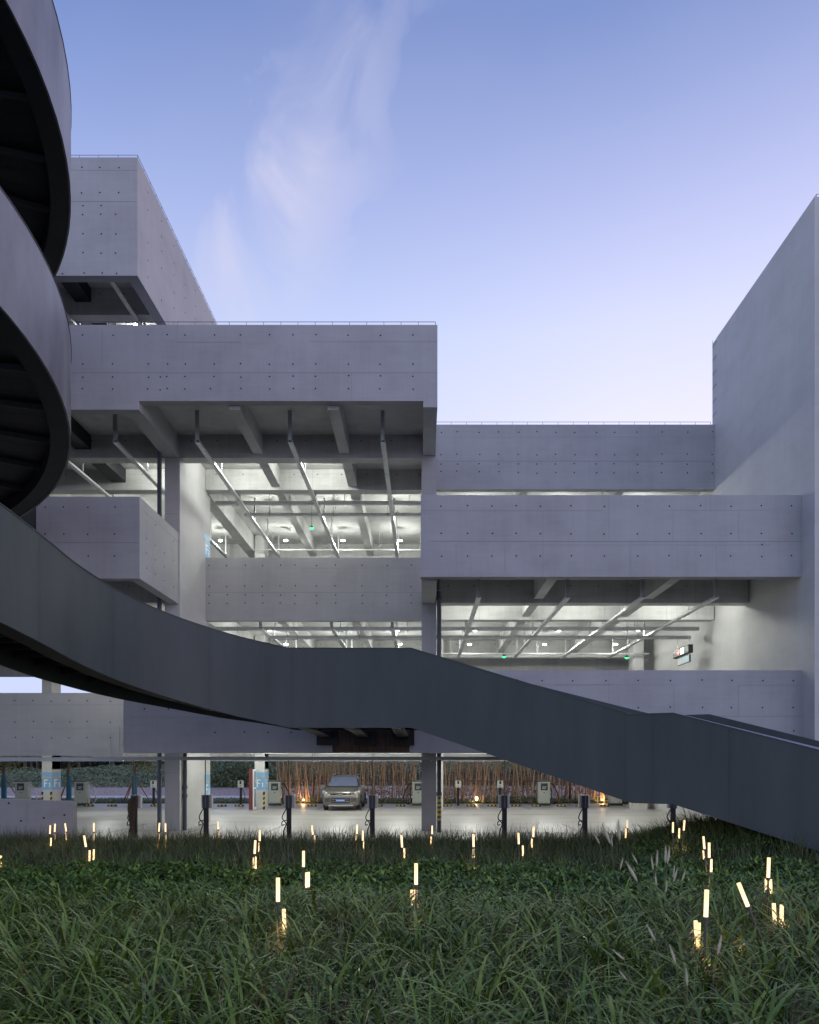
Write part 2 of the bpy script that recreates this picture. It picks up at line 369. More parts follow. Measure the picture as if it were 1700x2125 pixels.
# rust stained field behind the bracket pads
p, q = at(690, 1561, YF), at(850, 1512, YF); mb.box(p.x, q.x, YF-.003, YF+.01, p.z, q.z, 3)
wpart(mb, 'parapet', CM, 'first-floor parapet crossing behind the dark stair bridge')
# recessed parapets
mb = parapet(424, 890, 1157, 1288, YR)
holes(mb, (434, 471, 508.6, 545, 582, 612.5, 657, 696, 751.7, 803, 854), (1173, 1216.5, 1235, 1252), YR, r=.026)
hline(mb, 424, 873, 1179, YR, .008); hline(mb, 424, 890, 1229.5, YR); vline(mb, 737, 1180, 1229, YR); vline(mb, 842, 1180, 1229, YR, .008); vline(mb, 508, 1179, 1229, YR, .007)
wpart(mb, 'parapet', CM, 'recessed second-floor parapet between pier and column')
mb = parapet(880, 1488, 881, 1015, YR)
holes(mb, (916, 949, 995, 1035.5, 1076, 1115, 1153.5, 1193, 1238, 1275, 1323, 1374, 1427, 1479), (896.5, 943, 963), YR, r=.026); holes(mb, (916, 949, 995, 1035.5), (978,), YR, r=.026); holes(mb, (1076, 1115, 1153.5, 1193, 1238, 1275, 1323, 1374, 1427, 1479), (981,), YR, r=.026)
hline(mb, 905, 1488, 957, YR, .02); hline(mb, 905, 1488, 907, YR, .007)
wpart(mb, 'parapet', CM, 'recessed third-floor parapet beside the tower')
mb = parapet(-900, 255.5, 1438, 1568, YR)
holes(mb, (-43, -6, 31, 68.5, 106.5, 144, 181.5, 229.5), (1454.5, 1498, 1531), YR, r=.026); hline(mb, -200, 255, 1463, YR); hline(mb, -200, 255, 1511, YR, .008)
wpart(mb, 'parapet', CM, 'recessed lower-left parapet with open sky above it')
mb = parapet(-900, 60, 1157, 1288, YR); wpart(mb, 'parapet', CM)
mb = MB().box(X(75, YF), X(289.7, YF), YF, YF+.33, Z(1200.6, YF), Z(1030.5, YF))
holes(mb, (93.5, 131.6, 182.6, 238.5), (1052, 1109), YF); holes(mb, (184, 238), (1153,), YF); hline(mb, 75, 289, 1126, YF, .02); vline(mb, 186, 1063, 1126, YF, .007)
wpart(mb, 'parapet', CM, 'short left second-floor parapet wrapping back to the pier')
xb = X(289.7, YF); zb, zt = Z(1200.6, YF), Z(1030.5, YF)
mb = MB().box(xb-.33, xb, YF+.33, YP+.2, zb, zt)
for y in (24.9, 25.7, 26.6, 27.6):
    for zz in (.45, .9, 1.35, 2.0):
        if random.random() < .9: mb.disc((xb+.004, y, zb+zz), (1, 0, 0), .03, 8, 1)
mb.box(xb-.05, xb+.003, YF+.33, YP, zt-.32, zt-.31, 2)
wpart(mb, 'side_wall', CM)
# ledges / soffit slabs
SL = [M['conc_in'], M['hole'], M['joint']]
H0 = H
CE = [H+1.09, H+6.24, H+11.23, H+16.3]; BB = [H+.32, H+5.45, H+10.44, H+15.36]
def slab(x0, x1, y0, y1, z): wpart(MB().box(x0, x1, y0, y1, z, z+.42), 'floor_slab', SL)
slab(-8.6, 11.2, YF+.32, 46, CE[0]); slab(-40, -8.61, YR+.3, 46, CE[0])
slab(-11.4, -8.45, YF+.32, 46, CE[1]); slab(-8.44, .21, YR+.3, 46, CE[1]); slab(.22, 11.2, YF+.32, 46, CE[1]); slab(-40, -11.41, YR+.3, 46, CE[1])
slab(-40, .41, YF+.32, 46, CE[2]); slab(.42, 11.58, YR+.3, 46, CE[2])
slab(-40, -8.7, YF+.32, 46, CE[3]+.0)
# pier wall (deep), column, back columns
px_l, px_r = X(342, YP), X(371.3, YP)
mb = MB().box(px_l, px_r+.03, YP, 32.2, -.2, CE[2]-.01)
mb.box(px_l, px_r, YP-.001, YP, 2, 2.01, 2)
for zz in (3.1, 5.8, 8.2, 10.9): mb.box(px_l, px_r+.03, YP-.003, YP, zz, zz+.012, 2)
wpart(mb, 'pier_wall', [M['conc_smooth'], M['hole'], M['joint']], 'deep left pier wall lit on its right flank', bevel=.02)
mb = MB().box(-.05, .46, YP, YP+.6, -.2, CE[2]-.01)
for zz in (3.6, 6.1, 8.4, 10.6): mb.box(-.05, .46, YP-.003, YP, zz, zz+.012, 2)
wpart(mb, 'column', [M['conc'], M['hole'], M['joint']], 'front column beneath the right parapet', bevel=.02)
for x in (-18.9, -8.35, .5, 10.45):
    mb = MB().box(x, x+.5, 40.6, 41.63, -.2, CE[2]-.02)
    if x < 5:   # flared head at the ground floor
        mb.add([(x+.5, 40.62, 2.0), (x+.5, 41.6, 2.0), (x+.5, 40.62, CE[0]), (x+.5, 41.6, CE[0]), (x+.1, 40.62, CE[0]), (x+.1, 41.6, CE[0])], [(0, 1, 3, 2)])
    wpart(mb, 'column', M['conc_smooth'], bevel=.02)
# main beams along X
def xbeam(x0, x1, y0, zb, zt, w=.52, label=None, hl=True, m0='conc_in'):
    mb = MB().box(x0, x1, y0, y0+w, zb, zt)
    if hl:
        x = x0+.4
        while x < x1:
            if abs(x) < 20: mb.disc((x, y0-.004, zt-.30), (0, -1, 0), .024, 6, 1)
            x += random.uniform(.85, 1.15)
        x = x0+1.7
        while x < x1: mb.box(x, x+.01, y0-.003, y0, zb, zt, 2); x += 2.4
    wpart(mb, 'main_beam', [M[m0], M['hole'], M['joint']], label)
xbeam(-40, px_l-.005, YP+.01, BB[2], CE[2]+.1); xbeam(px_r+.04, -.06, YP+.01, BB[2], CE[2]+.1)
xbeam(-40, -8.9, YP+.01, BB[3], CE[3]+.1)
xbeam(.47, 11.2, YP+.01, BB[1], CE[1]+.1); xbeam(-11.4, px_l-.005, YP+.01, BB[1], CE[1]+.1)
xbeam(px_r+.04, -.06, YP+.02, BB[0], CE[0]+.1); xbeam(.47, 11.2, YP+.02, BB[0], CE[0]+.1)
for lv in (2, 3):
    xe = .4 if lv == 2 else -8.75
    if lv == 2: xbeam(-40, px_l-.005, YR, BB[2], CE[2]+.1); xbeam(px_r+.04, -.06, YR, BB[2], CE[2]+.1)
    else: xbeam(-40, xe, YR, BB[3], CE[3]+.1)
xbeam(.47, 11.2, YR, BB[1], CE[1]+.1)
for lv in (0, 1, 2, 3):
    xe = 11.58 if lv < 3 else -8.75
    xbeam(-40, xe, 42.3, BB[lv]-.08, CE[lv]+.1); xbeam(-40, xe, 45.6, BB[lv]-(.72 if lv else .03), CE[lv]+.1, .35)
xbeam(px_r+.04, 11.2, 36.2, BB[0]+.02, CE[0]+.1)
# rear parapets
for lv in (1, 2): wpart(MB().box(-40, 11.2, 45.6, 45.95, CE[lv-1]+.3, CE[lv-1]+1.35), 'rear_parapet', SL)
# secondary beams along Y
def ybeam(x0, x1, y0, y1, zb, zt, m0='conc_in'):
    mb = MB().box(x0, x1, y0, y1, zb, zt)
    for y in np.arange(y0+1.1, y1, 2.4): mb.box(x0-.002, x1+.002, y, y+.010, zb-.003, zb, 2)
    wpart(mb, 'cross_beam', [M[m0], M['hole'], M['joint']])
segs_f = (YF+.34, YP); segs_m = (YP+.54, YR); segs_b = (YR+.53, 42.29)
for lv, xsr, fr in ((2, ((-15.2, -14.86), (-5.83, -5.5), (-2.87, -2.53)), True), (1, ((3.8, 4.12), (7.58, 7.9)), True), (1, ((-5.83, -5.5), (-2.87, -2.53)), False), (2, ((3.8, 4.12), (7.58, 7.9)), False),
                    (0, ((-5.83, -5.5), (-2.87, -2.53), (3.8, 4.12), (7.58, 7.9)), True), (3, ((-15.2, -14.86),), True)):
    for x0, x1 in xsr:
        if fr:
            ybeam(x0, x1, *segs_f, BB[lv]+.13, CE[lv]+.1)
            ybeam(x0, x1, *segs_m, BB[lv]+.13, CE[lv]+.1)
        ybeam(x0, x1, *segs_b, BB[lv]+.13, CE[lv]+.1)
# cantilever beams on the pier lines
ybeam(px_l, px_r-.002, YF+.34, YP-.002, Z(850, YF)-.0, CE[2]+.1, 'conc')
ybeam(.0, .425, YF+.334, YP-.002, Z(845, YF), CE[2]+.1, 'conc')
ybeam(-.04, .42, YF+.34, YP-.002, BB[1]-.02, CE[1]+.1, 'conc')
ybeam(px_l, px_r-.002, 32.21, 42.29, BB[2], CE[2]+.1); ybeam(px_l, px_r-.002, 32.21, 42.29, BB[1], CE[1]+.1)
ybeam(-.02, .45, YP+.61, 42.29, BB[2], CE[2]+.1); ybeam(-.02, .45, YP+.61, 42.29, BB[1], CE[1]+.1)
ybeam(-9.1, -8.76, YF+.34, 45.5, BB[3], CE[3]+.1)
# tower
xt = 11.24; YT0 = 23.5; YT1 = 31.75; zt_ = H+16.2
mb = MB().box(xt, 30, YT0, YT1, -.2, zt_)
wpart(mb, 'tower_wall', [M['conc_smooth'], M['hole'], M['joint']], 'blank smooth stair tower wall at the right edge')
wpart(MB().box(xt+.35, 30, YT1, 46, -.2, CE[2]+.40), 'tower_wall', M['conc_smooth'])
# steel brackets tying the spiral ramp to the slabs
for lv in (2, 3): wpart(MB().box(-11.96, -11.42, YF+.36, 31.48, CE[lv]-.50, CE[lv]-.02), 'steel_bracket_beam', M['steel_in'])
wpart(MB().box(-12.6, X(75, YF)-.02, YF+.02, YF+.3, Z(1200, YF), Z(1036, YF)), 'steel_link_panel', M['steel'])
# painted number bands on columns
def numband(x0, x1, y0, y1, zlo, zhi, face, digit, parent=bld):
    mb = MB(); t = .006
    if face == 'front':
        mb.box(x0, x1, y0-t, y0, zlo, zhi, 0); mb.box(x0, x1, y0-t-.002, y0-t, zhi-.28, zhi-.24, 1)
        def st(a, b, c, d_): mb.box(x0+a, x0+b, y0-t-.003, y0-t, zlo+c, zlo+d_, 2)
    else:
        mb.box(x0, x0+t, y0, y1, zlo, zhi, 0); mb.box(x0+t, x0+t+.002, y0, y1, zhi-.28, zhi-.24, 1)
        def st(a, b, c, d_): mb.box(x0+t, x0+t+.003, y0+a, y0+b, zlo+c, zlo+d_, 2)
    k = (x1-x0) if face == 'front' else (y1-y0); k = k/.5
    st(.12*k, .17*k, .14, .52); st(.17*k, .30*k, .47, .52); st(.17*k, .27*k, .31, .36)
    if digit == 1: st(.38*k, .42*k, .14, .36); st(.36*k, .38*k, .30, .34)
    else: st(.34*k, .44*k, .34, .37); st(.42*k, .44*k, .26, .34); st(.34*k, .44*k, .24, .27); st(.34*k, .36*k, .17, .24); st(.34*k, .44*k, .14, .17)
    wpart(mb, 'number_band', [M['blue'], M['yellow'], M['cream']], 'light blue painted band with cream F%d lettering' % digit)
for x in (-18.9, -8.35):
    numband(x, x+.5, 40.6, 41.6, H-1.42, H-.54, 'front', 1); numband(x+.5, x+.5, 40.62, 41.61, H-1.42, H-.54, 'side', 1)
numband(px_r+.03, 0, 31.3, 32.18, H-1.42, H-.52, 'side', 1)
numband(px_r+.03, 0, 31.3, 32.18, Z(1157, YR)+.02, Z(1112, YR)+.1, 'side', 2)
# hazard striped corner guards
for x in (-18.9, -8.35):
    mb = MB()
    for cx in ((x-.01, x+.08), (x+.42, x+.52)):
        for k in range(7):
            z_ = .02+k*.115; mb.add([(cx[0], 40.585, z_), (cx[1], 40.585, z_+.05), (cx[1], 40.585, z_+.165), (cx[0], 40.585, z_+.115)], [(0, 1, 2, 3)], k % 2)
        mb.box(cx[0], cx[1], 40.588, 40.6, .02, .9, 0)
    wpart(mb, 'corner_guard', [M['black'], M['yellow']], 'black and yellow striped corner guard')
# lightning rails along the roof edges
def rail(pts, label, step=.5, h=.14):
    mb = MB(); top = [Vector(p)+Vector((0, 0, h)) for p in pts]
    mb.tube(top, .009, 5)
    for a_, b_ in zip(pts[:-1], pts[1:]):
        a_, b_ = Vector(a_), Vector(b_); n = max(1, int((b_-a_).length/step))
        for k in range(n): p = a_+(b_-a_)*(k/n); mb.tube([p-Vector((0, 0, .02)), p+Vector((0, 0, h))], .007, 4)
    e_ = Vector(pts[-1]); mb.tube([e_-Vector((0, 0, .02)), e_+Vector((0, 0, h))], .009, 5)
    o = wpart(mb, 'lightning_rail', M['wire'], label)
zz = Z(674, YF); rail([(-16, YF+.1, zz), (X(904, YF), YF+.1, zz)], 'thin wire rail along the long third-floor parapet')
zz = Z(326.5, YF); rail([(-16, YF+.1, zz), (X(283, YF), YF+.1, zz), (X(283, YF), 44, zz)], 'thin wire rail around the top-left roof edge', .55)
zz = Z(881, YR); rail([(X(905, YR), YR+.1, zz), (X(1477, YR), YR+.1, zz)], 'thin wire rail on the recessed right parapet', .57)
rail([(xt+.8, YT0+.1, zt_), (xt+.1, YT0+.1, zt_), (xt+.1, YT1-.1, zt_)], 'thin wire rail along the tower top', .62)
mb = MB().tube([(xt-.02, YT1-.02, zt_+.1), (xt-.02, YT1-.02, Z(881, YR))], .008, 5)
for k in range(6): z_ = zt_-.15-k*.54; mb.tube([(xt-.03, YT1-.02, z_), (xt-.03, YT1-.48, z_)], .008, 4)
wpart(mb, 'lightning_conductor', M['wire'])
# ------------------------------------------------------------------ spiral ramp and stair bridge
CX, CY, RR = -16.669, 14.273, 9.681; ZB2 = H+7.485; PIT = 5.248; PH = 1.96
def hz(th):     # bottom height on helix for angle th (radians, any turn), th=0 -> band two
    T = 2*math.pi; n = math.floor((th+math.pi)/T); t = th-n*T    # t in [-pi, pi]
    k1 = 1.03; k2 = (PIT-math.pi*k1)/math.pi
    if t > math.pi/2: dz_ = -k1*math.pi/2-k2*(t-math.pi/2)
    elif t < -math.pi/2: dz_ = k1*math.pi/2-k2*(t+math.pi/2)
    else: dz_ = -k1*t
    return ZB2+dz_-n*PIT
def hp(th, r): return Vector((CX+r*math.cos(th), CY+r*math.sin(th), 0))
ramp_o = empty('spiral_ramp', (-8, 16, 0), 'dark steel spiral walkway descending right as a folded stair bridge', 'footbridge')
WID = 3.4
path = []      # (outer point, inward normal, zbottom) from the top of the helix down to the grass
th = -2*math.pi-2.6
TH_END = 2*math.pi-.95
while th < TH_END-.001:
    o_ = hp(th, RR); n_ = (hp(th, RR-1)-o_).normalized(); path.append((o_, n_, hz(th))); th += math.pi/60
o_ = hp(TH_END, RR); path.append((o_, (hp(TH_END, RR-1)-o_).normalized(), hz(TH_END-1e-6)))
# lower S-curve: smooth spline from the circle's right-most point to the landing
ctrl = [(-6.988, 14.273, 2.237), (-6.97, 15.3, 2.13), (-6.93, 16.5, 1.98), (-6.62, 18.0, 1.75), (-5.85, 19.3, 1.46), (-4.6, 20.05, 1.12), (-3.3, 20.2, .83)]
def cr(P, t):
    n = len(P)-1; i = min(int(t*n), n-1); u_ = t*n-i
    p0, p1, p2, p3 = P[max(i-1, 0)], P[i], P[i+1], P[min(i+2, n)]
    return [.5*((2*b)+(-a+c)*u_+(2*a-5*b+4*c-d_)*u_*u_+(-a+3*b-3*c+d_)*u_**3) for a, b, c, d_ in zip(p0, p1, p2, p3)]
low = [cr(ctrl, k/48) for k in range(49)]
pre = []
for k in range(20):
    t_ = TH_END+.95*k/20; q_ = hp(t_, RR); pre.append((q_.x, q_.y, hz(t_)-H))
NP = len(pre); low = pre+low
low += [(-.3, 20.2, .83), (4.62, 18.15, -.925), (5.38, 17.62, -.925), (10.27, 13.92, -2.673)]
lowp = [Vector((p[0], p[1], 0)) for p in low]; path2 = []
for i, p in enumerate(lowp):
    d1 = (lowp[i]-lowp[i-1]).normalized() if i else (lowp[1]-lowp[0]).normalized()
    d2 = (lowp[i+1]-lowp[i]).normalized() if i < len(lowp)-1 else d1
    n1, n2 = Vector((-d1.y, d1.x, 0)), Vector((-d2.y, d2.x, 0)); n_ = (n1+n2).normalized(); n_ = n_/max(.5, n_.dot(n1))
    path2.append((p, n_, low[i][2]+H))
def sweep(rings, mb, mi=0, close=False):
    o_ = len(mb.v); k = len(rings[0])
    for r_ in rings: mb.v += [tuple(p) for p in r_]
    for i in range(len(rings)-1):
        for j in range(k if close else k-1):
            j2 = (j+1) % k; mb.f.append((o_+i*k+j, o_+(i+1)*k+j, o_+(i+1)*k+j2, o_+i*k+j2)); mb.m.append(mi)
    if close:
        mb.f.append(tuple(o_+j for j in range(k))); mb.m.append(mi); mb.f.append(tuple(o_+(len(rings)-1)*k+j for j in reversed(range(k)))); mb.m.append(mi)
UPV = Vector((0, 0, 1))
def quadring(p, n_, z, d0, d1, z0, z1):
    a_ = p+n_*d0; b_ = p+n_*d1
    return [a_+UPV*(z+z0), b_+UPV*(z+z0), b_+UPV*(z+z1), a_+UPV*(z+z1)]
def girder(pp, nm, wid0, lab):
    def wd(p): return wid0 if nm == 'helix' or p.x > 4 else 1.75
    mb = MB(); sweep([quadring(p, n_, z, 0, .04, 0, PH) for p, n_, z in pp], mb, 0, True)
    o_ = mb.build('outer_plate', M['steel_sheen'] if nm == 'helix' else M['steel'], ramp_o, smooth=True); o_.data.set_sharp_from_angle(angle=R(25)); o_['label'] = lab
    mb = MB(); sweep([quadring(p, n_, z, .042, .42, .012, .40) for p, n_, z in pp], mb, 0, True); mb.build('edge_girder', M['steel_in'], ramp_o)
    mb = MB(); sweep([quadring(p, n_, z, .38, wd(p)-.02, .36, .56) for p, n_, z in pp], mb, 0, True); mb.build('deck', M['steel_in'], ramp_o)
    mb = MB(); sweep([quadring(p, n_, z, wd(p)-.04, wd(p), 0.0, PH+(.10 if nm == 'low' and p.x > 4 else 0)) for p, n_, z in pp], mb, 0, True); mb.build('inner_plate', M['steel'], ramp_o)
    mb = MB(); sweep([quadring(p, n_, z, -.012, .075, PH-.004, PH+.014) for p, n_, z in pp], mb, 0, True); mb.build('cap_rail', M['steel'], ramp_o)
    for i in range(2, len(pp)-1, 3):
        mb = MB()
        p, n_, z = pp[i]; t_ = (pp[i+1][0]-p).normalized()*.03
        A = [p+n_*.43, p+n_*(wd(p)-.06)]
        if (pp[i+1][0]-p).length > 1: continue
        vs = []
        for q in A:
            for s_ in (-1, 1):
                vs += [q+t_*s_+UPV*(z+.24), q+t_*s_+UPV*(z+.419)]
        mb.add(vs, [(0, 1, 3, 2), (4, 6, 7, 5), (0, 4, 5, 1), (2, 3, 7, 6), (0, 2, 6, 4)])
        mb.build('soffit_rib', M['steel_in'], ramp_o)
girder(path, 'helix', WID, 'curving dark plate of the spiral turns')
girder(path2, 'low', 2.6, 'long dark plate sweeping down to the grass')
# vertical seams with rivets on the plate, and light inner cap on the last flight
def seam(i0, i1, t_):
    mb = MB()
    p = path2[i0][0]*(1-t_)+path2[i1][0]*t_; z = path2[i0][2]*(1-t_)+path2[i1][2]*t_
    d_ = (path2[i1][0]-path2[i0][0]).normalized(); nn = Vector((d_.y, -d_.x, 0))
    a_ = p+nn*.002
    mb.add([a_+UPV*z, a_+d_*.012+UPV*z, a_+d_*.012+UPV*(z+PH), a_+UPV*(z+PH)], [(0, 1, 2, 3)], 1)
    for k in range(0, 30, 1):
        c_ = a_+nn*.004+d_*.05+UPV*(z+.06+k*.063); mb.disc(c_, nn, .008, 5, 0)
    mb.build('plate_seam', [M['steel_in'], M['steel_seam']], ramp_o)
for s_ in ((5, 6, .2), (22, 23, .3), (36, 37, .5), (48, 49, .02), (49, 50, .97), (50, 51, .5), (51, 52, .19)): seam(s_[0]+NP, s_[1]+NP, s_[2])
mb = MB(); rg = []
for k in range(9):
    t_ = k/8; p = path2[-2][0]*(1-t_)+path2[-1][0]*t_; z = path2[-2][2]*(1-t_)+path2[-1][2]*t_; n_ = path2[-1][1]
    rg.append([p+UPV*(z+PH+.016), p+n_*.10+UPV*(z+PH+.016+.06*min(1, t_*1.2)), p+n_*.12+UPV*(z+PH+.012+.05*min(1, t_*1.2)), p+n_*.08+UPV*(z+PH+.010)])
sweep(rg, mb, 0, True); mb.build('handrail_cap', M['steel_cap'], ramp_o)
# curved brackets under the landing, each ending on a dark wall pad
for pxa, pxb in ((622, 678), (722, 756), (824, 836)):
    x0, x1 = X(pxa, 20.24), X(pxb, 24.2)
    mb = MB(); rg = []
    for k in range(9):
        t_ = k/8; y = 20.26+(24.22-20.26)*t_; x = x0+(x1-x0)*t_; zl = H+.84-.16*t_**2*1.0; rg.append([Vector((x-.17, y, zl)), Vector((x+.17, y, zl)), Vector((x+.17, y, H+1.3)), Vector((x-.17, y, H+1.3))])
    sweep(rg, mb, 0, True); mb.build('bracket_arm', M['steel_in'], ramp_o)
    mb = MB().box(x1-.30, x1+.34, 24.22, 24.283, Z(1547, YF), Z(1500, YF)); mb.build('wall_pad', M['black'], ramp_o)
# ------------------------------------------------------------------ low ramp wall at the left
mb = MB(); xl, xr = -13.5, X(151, 24.0)
mb.add([(xl, 24, -.3), (xr, 24, -.3), (xr, 24, Z(1663.5, 24)), (xl, 24, Z(1656, 24)), (xl, 24.3, -.3), (xr, 24.3, -.3), (xr, 24.3, Z(1663.5, 24)), (xl, 24.3, Z(1656, 24))],
       [(0, 1, 2, 3), (5, 4, 7, 6), (1, 5, 6, 2), (3, 2, 6, 7), (4, 0, 3, 7)])
for a_, b_ in ((18, 1667), (43.5, 1703.5), (91, 1697.5), (133.5, 1691.5)): mb.disc(at(a_, b_, 23.995), (0, -1, 0), .03, 8, 1)
p = at(56, 1663, 24); mb.box(p.x, p.x+.01, 23.997, 24.0, 0, p.z-.03, 2)
tag(mb.build('ramp_wall', CM), 'low sloping concrete wall with tie holes at the left edge of the grass', 'wall')
# ------------------------------------------------------------------ ceiling lamps
def lamp_proto(name):
    o = empty(name, (0, 0, 0), 'x', 'ceiling lamp', 'round ceiling lamps in the car park')
    mb = MB().tube([(0, 0, .10), (0, 0, .02)], [.06, .10], 12); lp(mb, 'lamp_housing', M['lampbody'], o)
    mb = MB().tube([(0, 0, .02), (0, 0, -.008), (0, 0, -.02)], [.09, .085, .05], 12); lp(mb, 'lamp_lens', M['lampglow'], o)
    mb = MB().tube([(0, 0, .10), (0, 0, .21)], .012, 6); lp(mb, 'stem', M['galv'], o)
    return o
LP = None
FLN = ['ground', 'first', 'second', 'third']; ROWN = {29.9: 'front', 35.2: 'middle', 39.4: 'back'}
BAYN = ['left of the pier', 'just right of the pier', 'middle of the left bay', 'next to the front column', 'just right of the front column', 'middle of the right bay', 'nearest the tower']
def add_lamp(lv, x, y, label, watts):
    global LP
    z = CE[lv]-(.22 if y < 32 else .62)
    if LP is None: LP = lamp_proto('ceiling_lamp'); reg(LP); o = LP; o.location = (x, y, z); o['label'] = label
    else: o = clone(LP, (x, y, z), label)
    ld = bpy.data.lights.get('lamp_light_%d' % int(watts))
    if not ld:
        ld = bpy.data.lights.new('lamp_light_%d' % int(watts), 'POINT'); ld.energy = watts; ld.shadow_soft_size = .10; ld.color = (.97, 1, .93)
    l = bpy.data.objects.new('lamp_light', ld); COL.objects.link(l); l.parent = o; l.location = (0, 0, -.14)
WT = 100
for lv in (0, 1, 2):
    for y, rn in ROWN.items():
        for b, x in enumerate((-9.75, -6.6, -3.85, -1.1, 2.24, 5.85, 9.25)):
            if lv == 2 and y == 29.9 and x > -2: continue
            if lv == 1 and y == 29.9 and x < 0: continue
            if lv == 0 and y == 29.9 and x in (-9.75,): continue
            if lv == 0: z = 0
            add_lamp(lv, x, y, 'lit round ceiling lamp on the %s floor, %s row, %s' % (FLN[lv], rn, BAYN[b]), {0: 72, 1: WT, 2: WT}[lv]*(1.5 if y < 32 and lv else 1))
add_lamp(3, -10.6, 30.2, 'lit round ceiling lamp under the top-left overhang, near row', 60)
add_lamp(3, -13.4, 36.0, 'lit round ceiling lamp under the top-left overhang, deep inside', 90)
for x in (-14.5, -19): add_lamp(0, x, 37.5, 'lit round ceiling lamp at the far left of the ground floor, %s' % ('inner one' if x > -15 else 'outer one'), 90)
for x in (-13.0, -17): add_lamp(2, x, 36, 'lit round ceiling lamp at the far left of the second floor, %s' % ('inner one' if x > -14 else 'outer one'), WT)
add_lamp(1, -9.75, 29.6, 'lit round ceiling lamp under the short left parapet block, beside the pier', 170)
add_lamp(1, -11.1, 28.95, 'lit round ceiling lamp under the short left parapet block, outer one', 170)
add_lamp(1, -13.0, 36, 'lit round ceiling lamp at the far left of the first floor', 60)
# ------------------------------------------------------------------ cable trays, pipes
def tray_y(x, y0, y1, z, ceil, label):
    o = empty('cable_tray', (x, y0, z), label, 'cable tray', 'grey cable trays running into the car park')
    mb = MB(); w = .075; L_ = y1-y0
    mb.box(-w, w, 0, L_, 0, .012); mb.box(-w, -w+.012, 0, L_, .012, .075); mb.box(w-.012, w, 0, L_, .012, .075); lp(mb, 'channel', M['galv'], o)
    mb = MB().box(-w, w-.03, 0.02, .10, .075, ceil-z); lp(mb, 'end_drop', M['tray'], o)
    for k in range(1, int(L_/2.9)+1):
        mb = MB().box(.02, .07, k*2.9, k*2.9+.05, .01, ceil-z); mb.box(-.07, .07, k*2.9, k*2.9+.05, -.02, -.002); lp(mb, 'hanger', M['galv'], o)
tn = {-12.15: 'far left, crossing the spiral', -9.85: 'left of the grey pier', -7.22: 'just right of the pier', -4.25: 'in the middle of the left bay', -1.28: 'nearest the front column'}
for x, t_ in tn.items(): tray_y(x, 26.2, 41.5, H+10.2, CE[2], 'slim metal cable tray under the third-floor soffit, %s' % t_)
tr = {1.78: 'first one right of the front column', 4.62: 'second one from the front column', 7.02: 'third one from the front column', 9.36: 'nearest the tower'}
for x, t_ in tr.items(): tray_y(x, 26.07, 41.5, H+5.2, CE[1], 'slim metal cable tray under the second-floor soffit, %s' % t_)
for x, t_ in ((-9.8, 'crossing the steel bracket'), (-12.1, 'beside the spiral')): tray_y(x, 25.8, 41, H+15.1, CE[3], 'slim metal cable tray under the top-left overhang, %s' % t_)
for x, t_ in ((-6.4, 'left'), (-3.6, 'middle'), (-1.2, 'right')): tray_y(x, 32.3, 41.5, H+5.2, CE[1], 'slim metal cable tray just over the dark stair bridge, %s one of three' % t_)
def run_x(name, x0, x1, y, z, kind, label, ceil, hang=2.2, r=.05):
    o = empty(name, (x0, y, z), label, name.replace('_', ' '))
    L_ = x1-x0; mb = MB()
    if kind == 'tray': mb.box(0, L_, -.08, .08, 0, .012); mb.box(0, L_, -.08, -.068, .012, r*2); mb.box(0, L_, .068, .08, .012, r*2)
    elif kind == 'bus': mb.box(0, L_, -r, r, 0, r*2.2)
    else: mb.tube([(0, 0, 0), (L_, 0, 0)], r, 10)
    lp(mb, 'run', M['galv'] if kind != 'bus' else M['tray'], o, smooth=False)
    mb = MB(); k = hang*.4; n = 0
    while k < L_:
        q = MB().tube([(k, .0, -r-.01), (k, .0, ceil-z)], .011, 5); q.tube([(k+.05, .0, r+.0), (k+.16, 0, ceil-z)], .006, 4); lp(q, 'hanger', M['tray'], o)
        q = MB()
        if kind == 'pipe': q.tube([(k-.02, 0, 0), (k+.02, 0, 0)], r+.012, 10); lp(q, 'clamp', M['tray'], o)
        k += hang*random.uniform(.8, 1.2)
xpa = px_r+.05
run_x('cable_ladder', xpa, 0, 33, H+10.33, 'tray', 'wide grey cable ladder high under the third floor, in front of the lamps', CE[2], r=.07)
run_x('water_pipe', X(508, 34), .2, 34, H+10.24, 'pipe', 'thick silver pipe below the cable ladder on the upper left', CE[2], 2.6, .075)
run_x('sprinkler_pipe', xpa, .2, 40.2, H+10.38, 'pipe', 'thin silver pipe low across the upper-left opening', CE[2], 2.4, .04)
run_x('cable_ladder', xpa, 11.1, 33, H+5.27, 'tray', 'long grey cable ladder across the lower openings behind the front column', CE[1], r=.07)
run_x('water_pipe', X(560, 34), 11.1, 34, H+5.14, 'pipe', 'thick silver pipe across the lower openings', CE[1], 2.9, .08)
run_x('sprinkler_pipe', .4, 11.1, 40.2, H+5.28, 'pipe', 'thin silver pipe low across the lower right opening', CE[1], 2.4, .04)
run_x('conduit_tray', X(195, 25.6), X(1010, 25.6)+4, 25.6, H+.035, 'bus', 'long dusty conduit tray under the first-floor parapet', CE[0], 2.0, .05)
run_x('conduit_tray', -30, X(256, 31.2), 31.2, H+.0, 'bus', 'conduit tray under the recessed lower-left parapet', CE[0], 2.5, .07)
run_x('sprinkler_pipe', -24, 11.0, 34.2, H+.045, 'pipe', 'pale pipe just under the ground-floor ceiling', CE[0], 2.6, .045)
